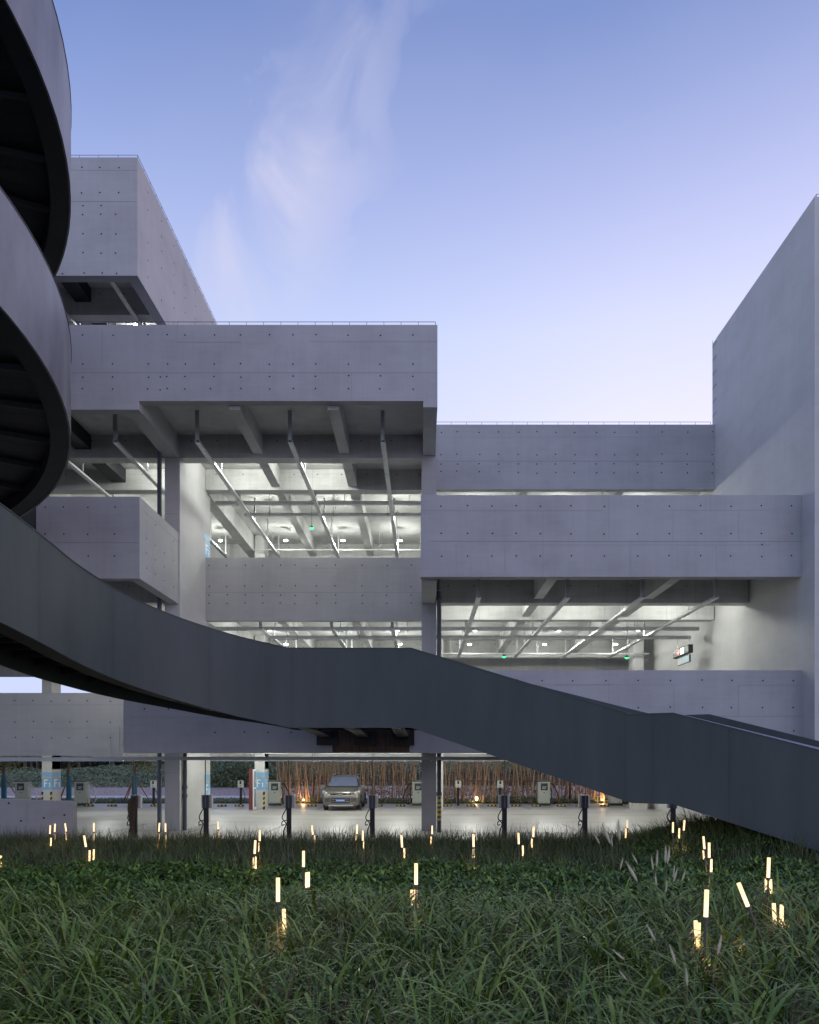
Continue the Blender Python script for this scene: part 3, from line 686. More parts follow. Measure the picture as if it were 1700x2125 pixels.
# down pipes
def downpipe(x, y, z0, z1, label, m='dkpipe', r=.075, coll=()):
    o = empty('drain_pipe', (x, y, z0), label, 'drain pipe')
    lp(MB().tube([(0, 0, 0), (0, 0, z1-z0)], r, 12), 'pipe', M[m], o, smooth=True)
    for c_ in coll: lp(MB().tube([(0, 0, c_-z0-.06), (0, 0, c_-z0+.06)], r+.02, 12), 'collar', M[m], o)
    return o
downpipe(X(331, 27.7), 27.7, -.1, CE[2], 'dark slate drain pipe left of the tall pier', coll=(9.9, 8.1, 1.9, 6.0))
downpipe(X(384, 28.5), 28.5, -.1, CE[0], 'dark slate drain pipe on the lit flank of the pier at ground level', coll=(1.2, 1.5), r=.07)
dp = downpipe(X(911.5, 27.7), 27.7, -.1, H+5.75, 'dark slate drain pipe right of the front column', coll=(H+5.5, H+4.2, 3.1, 1.3))
mb = MB().tube([(0, 0, H+5.75+.1), (.04, -.9, H+6.2), (.05, -1.2, H+6.3)], .085, 10); lp(mb, 'elbow', M['dkpipe'], dp).location = (0, 0, .1)
# hazard stripes on its foot
mb = MB()
for k in range(6): mb.tube([(0, 0, .5+k*.16), (0, 0, .58+k*.16)], .079, 12)
lp(mb, 'warning_stripes', M['yellow'], dp)
# hanging green sensors
def sensor(px, py, Y, ceil, label):
    p = at(px, py, Y); o = empty('green_sensor_light', p, label, 'sensor light', 'hanging green sensor lights')
    lp(MB().tube([(0, 0, .07), (0, 0, ceil-p.z)], .008, 5), 'rod', M['wire'], o)
    lp(MB().tube([(0, 0, .03), (0, 0, .07), (0, 0, .12)], [.10, .08, .02], 12), 'housing', M['cabdark'], o)
    lp(MB().tube([(0, 0, -.04), (0, 0, 0), (0, 0, .028)], [.03, .085, .10], 12), 'glowing_ring', M['green_e'], o)
sensor(647, 1097, 33.6, CE[2], 'small green glowing sensor hanging in the upper left opening')
sensor(1046, 1364, 33.6, CE[1], 'small green glowing sensor hanging in the lower opening near the column')
sensor(1301, 1366, 33.6, CE[1], 'small green glowing sensor hanging left of the direction sign')
# direction sign
p0 = at(1434, 1354, 32.7); sg = empty('direction_sign', p0, 'dark hanging sign box with red arrow and bright digit near the tower', 'hanging sign')
mb = MB().box(-.09, .09, 0, 2.05, 0, .33); lp(mb, 'sign_box', M['black'], sg, bevel=.01)
lp(MB().box(-.096, -.091, .03, 2.02, .03, .30), 'sign_face', M['signface'], sg)
mb = MB()
# arrow pointing towards the near end
mb.add([(-.102, 1.42, .165), (-.102, 1.22, .27), (-.102, 1.22, .06)], [(0, 1, 2)][:0])
mb.add([(-.102, 1.12, .165), (-.102, 1.32, .275), (-.102, 1.32, .055), (-.102, 1.30, .20), (-.102, 1.50, .20), (-.102, 1.50, .13), (-.102, 1.30, .13)], [(0, 1, 2), (3, 4, 5, 6)]); lp(mb, 'red_arrow', M['red_e'], sg)
mb = MB(); bx = lambda a_, b_, c_, d_: mb.box(-.104, -.10, a_, b_, c_, d_)
bx(.62, .70, .05, .28); bx(.92, 1.0, .05, .28); bx(.70, .92, .22, .28); bx(.70, .92, .05, .10); bx(.76, .86, .13, .18); lp(mb, 'digit', M['white_e'], sg)
for y in (.3, 1.7): lp(MB().tube([(0, y, .33), (0, y, .75)], .014, 6), 'hanger', M['galv'], sg)
o = empty('warning_sign', p0+Vector((0, .1, -.36)), 'pale blue sign with an orange triangle hung below the arrow sign', 'warning sign')
lp(MB().box(-.03, .03, 0, 1.5, 0, .30), 'sign_board', M['black'], o)
lp(MB().box(-.036, -.031, .02, 1.48, .02, .28), 'sign_face', M['signlow'], o)
lp(MB().add([(-.042, 1.44, .05), (-.042, 1.24, .05), (-.042, 1.34, .25)], [(0, 1, 2)]), 'triangle', M['amber'], o)
mb = MB()
for k in range(5): y = 1.08-k*.2; mb.box(-.040, -.038, y, y+.02, .06, .24); mb.box(-.040, -.038, y-.07, y+.09, .14, .17); mb.box(-.040, -.038, y-.05, y+.07, .08, .10)
lp(mb, 'sign_characters', M['cream'], o)
for y in (.2, 1.3): lp(MB().tube([(0, y, .30), (0, y, .358)], .01, 5), 'hanger', M['galv'], o)
# ------------------------------------------------------------------ chargers
def cable(pts, r, m, parent, name='cable'):
    P = [list(p) for p in pts]; pp = [cr(P, k/20) for k in range(21)]
    return lp(MB().tube(pp, r, 6), name, m, parent, smooth=True)
def near_post(px, label, wrapped=False):
    Y = 25.75; x = X(px, Y); o = empty('charging_post', (x, Y, 0), label, 'charging post', 'dark charging posts along the grass edge')
    lp(MB().box(-.075, .075, -.04, .04, -.1, 1.33), 'post', M['black'], o, bevel=.01)
    lp(MB().box(-.17, .17, .045, .20, .93, 1.34), 'charger_box', M['whitebox'], o, bevel=.012)
    lp(MB().box(-.10, .09, -.075, .044, .92, 1.335), 'back_plate', M['cabdark'], o)
    lp(MB().tube([(0, -.09, .95), (0, -.09, H+.03)], .016, 6), 'conduit', M['wire'], o)
    cable([(-.05, -.05, .95), (-.17, -.05, .75), (-.20, -.06, .60), (-.08, -.08, .45), (-.14, -.08, .25), (-.17, -.07, .02), (-.15, -.05, -.05)], .018, M['black'], o)
    cable([(-.03, -.05, .55), (-.19, -.06, .52), (-.21, -.06, .40), (-.13, -.06, .42)], .016, M['black'], o, 'plug')
    if wrapped: lp(MB().tube([(-.05, -.06, 0), (-.06, -.06, .5), (-.08, -.05, .9), (-.05, -.05, 1.15), (-.01, -.05, 1.30)], [.07, .09, .13, .14, .05], 10), 'sacking', M['burlap'], o, smooth=True)
for px, lb, wr in ((280, 'charging post wrapped in brown sacking, leftmost in the row', True), (428, 'charging post in front of the lit pier flank', False), (600, 'charging post between the red cabinet and the parked car', False),
                   (773, 'charging post just right of the parked car', False), (1047, 'charging post right of the front column', False), (1214, 'charging post in front of the right-hand charger cabinet', False), (1397, 'charging post tucked under the stair bridge', False)): near_post(px, lb, wr)
def far_box(px, label):
    Y = 44.4; o = empty('wallbox_charger', (X(px, Y), Y, 0), label, 'charger', 'white wallbox chargers on posts')
    lp(MB().box(-.06, .06, -.03, .03, 0, .98), 'post', M['black'], o)
    lp(MB().box(-.16, .16, -.10, .03, .98, 1.36), 'charger_box', M['whitebox'], o, bevel=.012)
    lp(MB().box(-.05, .05, -.112, -.101, 1.17, 1.33), 'socket', M['cabdark'], o); lp(MB().box(-.025, .005, -.112, -.101, 1.03, 1.10), 'logo_mark', M['black'], o)
    cable([(.05, -.04, .9), (.20, -.05, .7), (.22, -.05, .4), (.12, -.05, .25)], .018, M['black'], o)
for px, lb in ((319, 'small white wallbox charger left of the pier'), (500, 'small white wallbox charger left of the red cabinet'), (951, 'small white wallbox charger right of the front column'), (1038, 'small white wallbox charger behind the near charging post')): far_box(px, lb)
def cabinet(px, label, cable_side=1, cm='galv', sy=1.0):
    Y = 44.6; o = empty('charger_cabinet', (X(px, Y), Y, 0), label, 'charging station', 'grey charger cabinets')
    lp(MB().box(-.34, .34, -.30, .30, .0, .13), 'base', M['cabdark'], o)
    lp(MB().box(-.32, .32, -.28, .28, .13, 1.30), 'cabinet_body', M['cab'], o, bevel=.015)
    lp(MB().box(-.36, .36, -.32, .32, 1.301, 1.36), 'roof_cap', M['cabdark'], o)
    s_ = lp(MB().box(-.19, .19, -.295, -.281, .83, 1.21), 'screen_panel', M['cabdark'], o); 
    mb = MB().box(-.11, .12, -.298, -.2955, .98, 1.04); mb.box(-.11, .08, -.298, -.2955, .90, .95); lp(mb, 'screen', M['tray'], o)
    lp(MB().disc((0, -.285, .70), (0, -1, 0), .035, 10), 'stop_button', M['red'], o)
    mb = MB()
    for k in range(5): mb.box(-.11+k*.045, -.08+k*.045, -.285, -.2815, .455, .49)
    lp(mb, 'name_marks', M['tray'], o)
    for k in range(2): lp(MB().box(-.20+k*.3, -.12+k*.3, -.285, -.2815, .18, .20), 'vent', M['cabdark'], o)
    s = cable_side
    cable([(s*.33, -.1, 1.15), (s*.45, -.12, 1.18), (s*.62, -.12, .95), (s*.78, -.12, .55), (s*.80, -.12, .30), (s*.62, -.12, .10), (s*.40, -.1, .12), (s*.34, -.05, .40)], .03, M[cm], o)
    cable([(s*.33, -.16, 1.0), (s*.42, -.16, .8), (s*.40, -.16, .4), (s*.36, -.12, .2)], .025, M[cm], o)
for px, lb, s_, cm in ((48, 'grey charger cabinet left of the first F1 column', 1, 'galv'), (170.5, 'grey charger cabinet between the F1 column and the staked tree', 1, 'galv'), (572, 'grey charger cabinet beside the red-sided cabinet column', 1, 'black'),
                       (868, 'grey charger cabinet half hidden by the front column', -1, 'black'), (1128, 'grey charger cabinet with looping cables at the right', 1, 'black'), (1277, 'grey charger cabinet cut by the stair bridge', 1, 'black')): cabinet(px, lb, s_, cm)
# wheel stops
WS = []
for i, (px, t_) in enumerate(((185, 'in front of the second grey charger cabinet'), (233, 'left of the sacking-wrapped post'), (322, 'under the left wallbox charger'), (461, 'right of the lit pier flank'), (497, 'under the second wallbox charger'), (648, 'left of the parked car'), (785, 'right of the parked car'), (832, 'left of the front column'),
                              (929, 'under the wallbox right of the column'), (978, 'left of the bright uplight'), (1021, 'right of the bright uplight'), (1071, 'at the near post right of the column'), (1113, 'left foot of the right cabinet'), (1165, 'right foot of the right cabinet'), (1204, 'beside the sixth charging post'), (1255, 'left of the striped block'), (1350, 'right of the striped block'), (1385, 'at the far right under the bridge'))):
    Y = 43.6
    o = empty('wheel_stop', (X(px, Y), Y, 0), 'low black and yellow wheel stop %s' % t_, 'wheel stop', 'wheel stops along the far bays')
    if not WS:
        mb = MB().add([(-.26, -.08, 0), (.26, -.08, 0), (.26, .08, 0), (-.26, .08, 0), (-.21, -.04, .10), (.21, -.04, .10), (.21, .04, .10), (-.21, .04, .10)], [(0, 1, 5, 4), (1, 2, 6, 5), (2, 3, 7, 6), (3, 0, 4, 7), (4, 5, 6, 7)])
        q1 = lp(mb, 'rubber_block', M['black'], o)
        mb = MB()
        for a_ in (-.17, .03): mb.add([(a_, -.073, .025), (a_+.12, -.073, .025), (a_+.10, -.045, .095), (a_+.02, -.045, .095)], [(0, 1, 2, 3)]); mb.box(a_+.02, a_+.10, -.036, .036, .101, .103)
        q2 = lp(mb, 'yellow_marks', M['yellow'], o); WS = [q1, q2]
    else:
        for q in WS: c_ = q.copy(); COL.objects.link(c_); c_.parent = o
# striped block under the bridge
p = at(1328, 1681, 40.4); o = empty('concrete_block', (p.x, 40.4, 0), 'low concrete block with yellow corner marks seen under the stair bridge', 'block')
lp(MB().box(-.38, .38, 0, .5, 0, .36), 'block_body', M['conc_smooth'], o, bevel=.015)
for x in (-.39, -.02, .34): lp(MB().box(x, x+.06, -.006, -.001, .20, .362), 'yellow_mark', M['yellow'], o)
# red sided glass cabinet in front of the second column
x0 = X(519.5, 40.3); o = empty('notice_cabinet', (x0, 39.9, 0), 'tall narrow cabinet with dark red side and white-framed glass', 'cabinet')
lp(MB().box(0, .20, .05, .12, .05, 2.02), 'red_panel', M['red'], o)
lp(MB().box(.205, .25, 0, .62, .03, 2.02), 'white_frame', M['whitebox'], o)
lp(MB().box(.251, .258, .06, .56, .16, 1.05), 'glass_pane', M['glass'], o); lp(MB().box(.251, .258, .06, .56, 1.12, 1.92), 'glass_pane', M['glass'], o)
lp(MB().box(-.0, .22, .13, .58, 0, .06), 'plinth', M['conc_smooth'], o)
# ------------------------------------------------------------------ parked car
def car():
    Y = 39.55; o = empty('parked_car', (X(707, Y), Y, 0), 'champagne beige SUV parked nose out, blue number plate', 'car')
    paint = mat('champagne_paint', (.20, .19, .17), .28, .7, spec=.7); chrome = mat('chrome', (.75, .75, .75), .15, 1); cg = mat('sky_tinted_car_glass', (.10, .12, .20), .05, .0, spec=1.0)  # glass base is blue-lilac in place of a reflected sky
    tyre = mat('tyre', (.018, .018, .02), .85); hl = mat('headlight_glass', (.75, .78, .82), .08, .3, spec=1); pl = mat('blue_plate', (.05, .14, .55), .4); bk = mat('black_trim', (.015, .015, .017), .5)
    # lofted body: y stations (front to back), each with half section (x, z)
    def sec(w, wt, zb, zs, zt, tk=.08):   # bottom, sill, shoulder, top
        return [(0, zb), (w*.80, zb), (w*.95, zb+.08), (w, zb+.25), (w, (zb+zs)*.5+.05), (w*.985, zs-.04), (w*.93, zs+.01), (wt+(w-wt)*.25, zs+.03+(zt-zs)*.05), (wt*1.02, zt-.10 if zt-zs > .2 else zt-.01), (wt*.90, zt-.03 if zt-zs > .2 else zt), (wt*.55, zt), (0, zt+.01)]
    st = [(0.0, sec(.70, .55, .26, .78, .84)), (.05, sec(.80, .62, .24, .82, .90)), (.18, sec(.88, .70, .22, .90, .98)), (.45, sec(.915, .76, .22, .98, 1.04)), (.95, sec(.92, .78, .22, 1.03, 1.10)), (1.15, sec(.92, .76, .22, 1.04, 1.14)),
          (1.45, sec(.92, .70, .22, 1.05, 1.36)), (1.80, sec(.92, .64, .22, 1.06, 1.60)), (2.15, sec(.92, .63, .22, 1.07, 1.67)), (3.0, sec(.92, .63, .22, 1.08, 1.68)), (3.8, sec(.91, .62, .22, 1.10, 1.62)), (4.25, sec(.88, .60, .25, 1.10, 1.36)), (4.48, sec(.80, .58, .32, 1.0, 1.06))]
    mb = MB(); n = len(st[0][1]); rings = []
    for y, s_ in st: rings.append([Vector((x, y, z)) for x, z in s_]+[Vector((-x, y, z)) for x, z in reversed(s_[1:-1])])
    sweep(rings, mb, 0, True); lp(mb, 'body', paint, o, smooth=True)
    # windscreen (slightly proud), side windows
    def quad(name, pts, m, d=(0, 0, 0)): return lp(MB().add([Vector(p)+Vector(d) for p in pts], [tuple(range(len(pts)))]), name, m, o)
    quad('windscreen', [(-.70, 1.16, 1.165), (.70, 1.16, 1.165), (.745, 1.20, 1.20), (.60, 1.80, 1.585), (.50, 1.86, 1.625), (-.50, 1.86, 1.625), (-.60, 1.80, 1.585), (-.745, 1.20, 1.20)], cg, (0, -.035, .015))
    for s_ in (-1, 1):
        quad('side_window', [(s_*.80, 1.45, 1.13), (s_*.80, 2.65, 1.14), (s_*.685, 2.65, 1.54), (s_*.685, 1.95, 1.53)], cg, (s_*.018, 0, 0)); quad('side_window', [(s_*.80, 2.72, 1.14), (s_*.80, 3.7, 1.16), (s_*.685, 3.5, 1.50), (s_*.685, 2.72, 1.54)], cg, (s_*.018, 0, 0))
        lp(MB().box(min(s_*.90, s_*1.08), max(s_*.90, s_*1.08), 1.28, 1.40, 1.06, 1.22), 'wing_mirror', paint, o, bevel=.04)
        lp(MB().tube([(s_*.60, 1.95, 1.62), (s_*.62, 2.1, 1.72), (s_*.62, 3.5, 1.72), (s_*.60, 3.7, 1.64)], .022, 6), 'roof_rail', chrome, o)
        quad('headlight', [(s_*.50, .04, .80), (s_*.80, .13, .76), (s_*.88, .30, .88), (s_*.86, .42, .97), (s_*.66, .12, .90)], hl, (s_*.02, -.05, .015))
        mb = MB()
        for k in range(3): mb.box(min(s_*.50, s_*.76), max(s_*.50, s_*.76), -.018, .03, .46+k*.065, .49+k*.065)
        lp(mb, 'side_intake', bk, o)
        for yy in (.88, 3.58):
            x_ = s_*.80; a_, b_ = min(x_-.11, x_+.11), max(x_-.11, x_+.11)
            w_ = lp(MB().tube([(a_, yy, .34), (a_+.03, yy, .34), (b_-.03, yy, .34), (b_, yy, .34)], [.30, .345, .345, .30], 20), 'tyre', tyre, o)
            xo = x_+s_*.112; mb = MB().tube([(xo-s_*.01, yy, .34), (xo+s_*.004, yy, .34)], .22, 16); w2 = lp(mb, 'wheel_rim', chrome, o)
            mb = MB()
            # dark arch ring
            mb.tube([(s_*.925, yy+.40*math.cos(t_), .34+.40*math.sin(t_)) for t_ in np.linspace(0, math.pi, 11)], .03, 6); lp(mb, 'wheel_arch', bk, o)
    lp(MB().box(-.50, .50, -.035, .02, .78, .845), 'upper_grille', bk, o, bevel=.01); lp(MB().box(-.52, .52, -.045, .0, .85, .875), 'chrome_bar', chrome, o)
    mb = MB().box(-.46, .46, -.03, .03, .40, .62); lp(mb, 'lower_grille', bk, o, bevel=.02)
    mb = MB(); mb.box(-.42, .42, -.038, -.031, .46, .475); mb.box(-.42, .42, -.038, -.031, .55, .565); lp(mb, 'grille_bar', chrome, o)
    lp(MB().box(-.22, .22, -.055, -.040, .44, .58), 'number_plate', pl, o)
    mb = MB()
    for k in range(7): mb.box(-.185+k*.055, -.155+k*.055, -.059, -.0555, .48, .545)
    lp(mb, 'plate_characters', M['cream'], o)
    lp(MB().tube([(-.10, -.042, .81), (.10, -.042, .81)], .026, 8), 'badge', chrome, o)
    lp(MB().box(-.60, .60, -.02, .10, .235, .30), 'skid_plate', M['galv'], o, bevel=.02)
car()
# ------------------------------------------------------------------ planting behind
def leaf_cloud(n, centre, rad, size, thick=1.0, seed=0, power=.5):
    r = np.random.default_rng(seed); d_ = r.normal(size=(n, 3)); d_ /= np.linalg.norm(d_, axis=1)[:, None]
    rr = r.random(n)**power; lump = 1+.25*np.sin(d_[:, 0]*5+seed)+.2*np.sin(d_[:, 1]*7+d_[:, 2]*4)
    P = np.array(centre)+d_*rr[:, None]*np.array(rad)*lump[:, None]
    a_ = r.normal(size=(n, 3)); a_ /= np.linalg.norm(a_, axis=1)[:, None]; b_ = r.normal(size=(n, 3)); b_ -= (b_*a_).sum(1)[:, None]*a_; b_ /= np.linalg.norm(b_, axis=1)[:, None]
    s_ = size*r.uniform(.6, 1.3, n)[:, None]
    co = np.stack([P-a_*s_, P+b_*s_*.45, P+a_*s_, P-b_*s_*.45], 1); return co, r.random(n)
def tree(x, y, h, label, seed, rad=1.6, wrap=False, fol='tree', group=None, low=.3, n=2600, ls=.11, tr=.13):
    g = float(ground(x, y)); o = empty('tree', (x, y, g), label, 'tree', group)
    rs = random.Random(seed); mb = MB(); pts = [(rs.uniform(-.02, .02)*k, rs.uniform(-.02, .02)*k, h*.8*k/5-.1*(k == 0)) for k in range(6)]
    mb.tube(pts, [tr*(1-.13*k) for k in range(6)], 8)
    for k in range(7):
        t_ = rs.uniform(low, .9)*h*.8; a_ = rs.uniform(0, 6.28); L_ = rad*rs.uniform(.5, .9)
        mb.tube([(0, 0, t_), (math.cos(a_)*L_*.5, math.sin(a_)*L_*.5, t_+L_*.4), (math.cos(a_)*L_, math.sin(a_)*L_, t_+L_*.6)], [tr*.4, tr*.25, tr*.08], 5)
    lp(mb, 'trunk', M['bark'], o, smooth=True)
    cos, ts = [], []
    for k in range(7):
        c_ = (rs.uniform(-.5, .5)*rad, rs.uniform(-.5, .5)*rad, h*(low+.12+(1-low-.2)*k/6.5)); rr_ = rad*rs.uniform(.45, .75)
        co, t_ = leaf_cloud(n//7, c_, (rr_, rr_, rr_*.7), ls, seed=seed*13+k); cos.append(co); ts.append(t_)
    f_ = fast_mesh('crown', np.concatenate(cos), 4, [(0, 1, 2, 3)], M[fol], np.concatenate(ts), kind=None); f_.parent = o
    if wrap:
        lp(MB().tube([(0, 0, 0), (0, 0, 1.5)], [tr+.03, tr+.015], 8), 'trunk_wrap', M['wrap'], o)
        for a_ in (.6, 2.5, 4.4): lp(MB().tube([(math.cos(a_)*.95, math.sin(a_)*.6, 0), (math.cos(a_)*.1, math.sin(a_)*.1, 1.32)], .03, 6), 'support_stake', M['stake'], o)
    return o
SY = 47.4
tree(X(8, SY), SY, 5.2, 'young staked tree with teal wrapped trunk at the far left edge', 3, 1.3, True, 'ytree', 'staked young trees', .34, 1500, .10)
tree(X(143, SY), SY, 5.2, 'young staked tree with teal wrapped trunk right of the F1 column', 4, 1.0, True, 'tree', 'staked young trees', .38, 1200, .10)
tree(X(279, SY), SY, 5.0, 'young staked tree with yellow-green leaves behind the sacking-wrapped post', 5, 1.2, True, 'ytree', 'staked young trees', .32, 1600, .09)
tb = [('leftmost in the dark wood', 20), ('behind the first grey cabinet', 52), ('slender one left of the F1 column', 66), ('just left of the F1 column', 78), ('right of the F1 column', 120), ('behind the second grey cabinet', 163), ('thick reddish trunk in the dark wood', 188), ('thin one in the wood clearing', 232), ('right end of the dark wood', 322)]
for i, (t_, px) in enumerate(tb):
    y = 72+random.uniform(-2, 5); tree(X(px, y), y, random.uniform(4.6, 5.4), 'dark woodland tree, %s' % t_, 20+i, 2.1, False, 'tree', 'trees of the dark wood', .34, 2600, .14, random.uniform(.14, .22))
def bank(name, x0, x1, y0, y1, n, h, size, m, label, seed):
    r = np.random.default_rng(seed); x = r.uniform(x0, x1, n); y = r.uniform(y0, y1, n)
    top = h*(.55+.45*np.sin(x*.9+y)*np.cos(y*1.7+x*.4)); z = ground(x, y)+r.random(n)*np.maximum(top, .15)
    a_ = r.normal(size=(n, 3)); a_ /= np.linalg.norm(a_, axis=1)[:, None]; b_ = np.cross(a_, r.normal(size=(n, 3))); b_ /= np.linalg.norm(b_, axis=1)[:, None]
    s_ = size*r.uniform(.6, 1.4, n)[:, None]; P = np.stack([x, y, z], 1)
    co = np.stack([P-a_*s_, P+b_*s_*.4, P+a_*s_, P-b_*s_*.4], 1)
    o = fast_mesh(name, co, 4, [(0, 1, 2, 3)], M[m], r.random(n)); return tag(o, label, 'undergrowth', None, 'stuff')
bank('undergrowth', -44, -14.5, 60, 71, 34000, .5, .10, 'bushes', 'pale green low shrubs covering the bank beyond the path', 1)
bank('woodland_backdrop', -58, -12, 76, 82, 26000, 4.4, .20, 'tree', 'dark leafy mass of the wood behind the bank', 2)
bank('shrub_thicket', -16.4, -9.6, 60, 63, 16000, 3.0, .11, 'bushes', 'tall dense green thicket between the pier and the red cabinet', 3)
bank('far_shrubs', -11, 40, 66, 73, 22000, 2.2, .14, 'bushes', 'green shrubs seen through the bamboo', 4)
bank('verge_grass', -32, -9.3, 46.8, 49.7, 14000, .06, .05, 'bushes', 'narrow grass verge in front of the path', 5)
bank('bamboo_twigs', -8.5, 15, 47.9, 48.5, 15000, 3.8, .075, 'twig', 'tangle of dead tan leaves and twigs behind the bamboo canes', 8)
bank('bamboo_undergrowth', -9.2, 22, 46.7, 47.7, 22000, .42, .05, 'bushes', 'low leafy plants at the foot of the bamboo', 6)
# bamboo screen: many canes that nothing tells apart
protos = []
for k in range(7):
    mb = MB(); h = random.uniform(3.4, 4.6); r_ = random.uniform(.020, .046); pts = []; lean = (random.uniform(-.12, .12), random.uniform(-.1, .1))
    nseg = 9
    for j in range(nseg+1):
        z = h*j/nseg; pts.append((lean[0]*z+random.uniform(-.01, .01), lean[1]*z, z))
    mb.tube(pts, [r_*(1-.5*j/nseg) for j in range(nseg+1)], 6)
    for j in range(1, nseg): mb.tube([(pts[j][0], pts[j][1], pts[j][2]-.008), (pts[j][0], pts[j][1], pts[j][2]+.008)], r_*1.12, 6)
    for j in range(5):
        z = random.uniform(1.6, h*.95); a_ = random.uniform(0, 6.28); L_ = random.uniform(.25, .7); b0 = (lean[0]*z, lean[1]*z, z)
        mb.tube([b0, (b0[0]+math.cos(a_)*L_, b0[1]+math.sin(a_)*L_*.5, z+L_*.7)], [.007, .003], 4)
    me = mb.build('bamboo_cane', M['bamboo'] if k % 3 else M['bambo2']); protos.append(me)
first = {id(p): True for p in protos}
for i in range(299):
    p = protos[i % 7]; x = -8.35+i*(22.5/299)+random.uniform(-.09, .09); y = 47.0+random.uniform(-.35, .9)
    if i < 7: o = p
    else: o = p.copy(); COL.objects.link(o)
    o.location = (x, y, .05); o.rotation_euler = (0, 0, random.choice((0, 3.14))+random.uniform(-.4, .4)); s_ = random.uniform(.85, 1.15); o.scale = (s_, s_, s_)
    tag(o, 'slender dry brown bamboo cane in the screen behind the parking bays', 'bamboo', 'canes of the bamboo screen')
o = empty('bamboo_rail', (0, 46.95, 1.28), 'horizontal timber rail with twigs tying the bamboo screen', 'rail')
lp(MB().tube([(-8.4, 0, 0), (-2, 0, .05), (5, 0, -.02), (14, 0, .03)], .03, 6), 'rail_pole', M['stake'], o)
for x in (-6.3, -.6, 1.9, 5.7, 8.4, 11.3): lp(MB().tube([(x, .03, -1.3), (x+.05, .03, .05)], .04, 6), 'post', M['black'], o)
# uplights in the bamboo
def uplight(px, py, label, w, glow=False):
    Y = 46.62; p = Vector((X(px, Y), Y, .02)); o = empty('garden_uplight', p, label, 'garden uplight', 'warm uplights in the bamboo')
    lp(MB().tube([(0, 0, 0), (0, 0, .06), (0, -.02, .16)], [.03, .05, .06], 10), 'lamp_body', M['tubecap'], o)
    g_ = lp(MB().tube([(0, -.025, .165), (0, -.03, .19)], [.055, .03], 10), 'lamp_lens', M['warmlens'], o)
    ld = bpy.data.lights.new('uplight_light', 'POINT'); ld.energy = w; ld.color = (1, .55, .22); ld.shadow_soft_size = .04
    l = bpy.data.objects.new('uplight_light', ld); COL.objects.link(l); l.parent = o; l.location = (0, -.05, .30)
    if glow: lp(MB().tube([(0, -.10, .20), (0, -.06, .28), (0, 0, .20)], [.05, .075, .05], 10), 'bright_lens', M['warmlens'], o)
M['warmlens'] = mat('uplight_lens', (1, .7, .4), emit=(1, .62, .28), es=30)
uplight(630, 1655, 'warm uplight glowing in the bamboo left of the parked car', 20); uplight(989, 1662, 'bright warm uplight shining towards us right of the front column', 24, True); uplight(1250, 1655, 'warm uplight in the bamboo half under the stair bridge', 24)
# ------------------------------------------------------------------ stake lights in the grass
def stake(px, ytop, kind, tilt, label):
    Ht = .76 if kind == 'T' else .38; lo, hi = 5.0, 23.6
    def f_(Y): x = X(px, Y); return H-(ytop-VY)*Y/F-float(ground(x, Y))-Ht
    best = min(np.linspace(lo, hi, 400), key=lambda Y: abs(f_(Y))); Y = float(best); x = X(px, Y); g = float(ground(x, Y))
    zt = H-(ytop-VY)*Y/F; hh = max(.30, zt-g)
    o = empty('stake_light', (x, Y, g-.05), label, 'stake light', 'glowing stake lights scattered in the grass')
    d_ = Vector((math.sin(R(tilt)), 0, math.cos(R(tilt)))); base = -d_*0; top_ = Vector((0, 0, hh+.05)); ax = d_
    q0 = top_-ax*.21; q1 = top_; foot = top_-ax*((hh+.05)/max(.5, ax.z))
    lp(MB().tube([q0, q1], .018, 12), 'glow_tube', M['tube'], o, smooth=True)
    lp(MB().tube([q0-ax*.03, q0], .020, 10), 'collar', M['tubecap'], o)
    lp(MB().tube([foot, q0-ax*.03], .009, 6), 'stem', M['tubecap'], o)
    return Vector((x, Y, zt-.1))
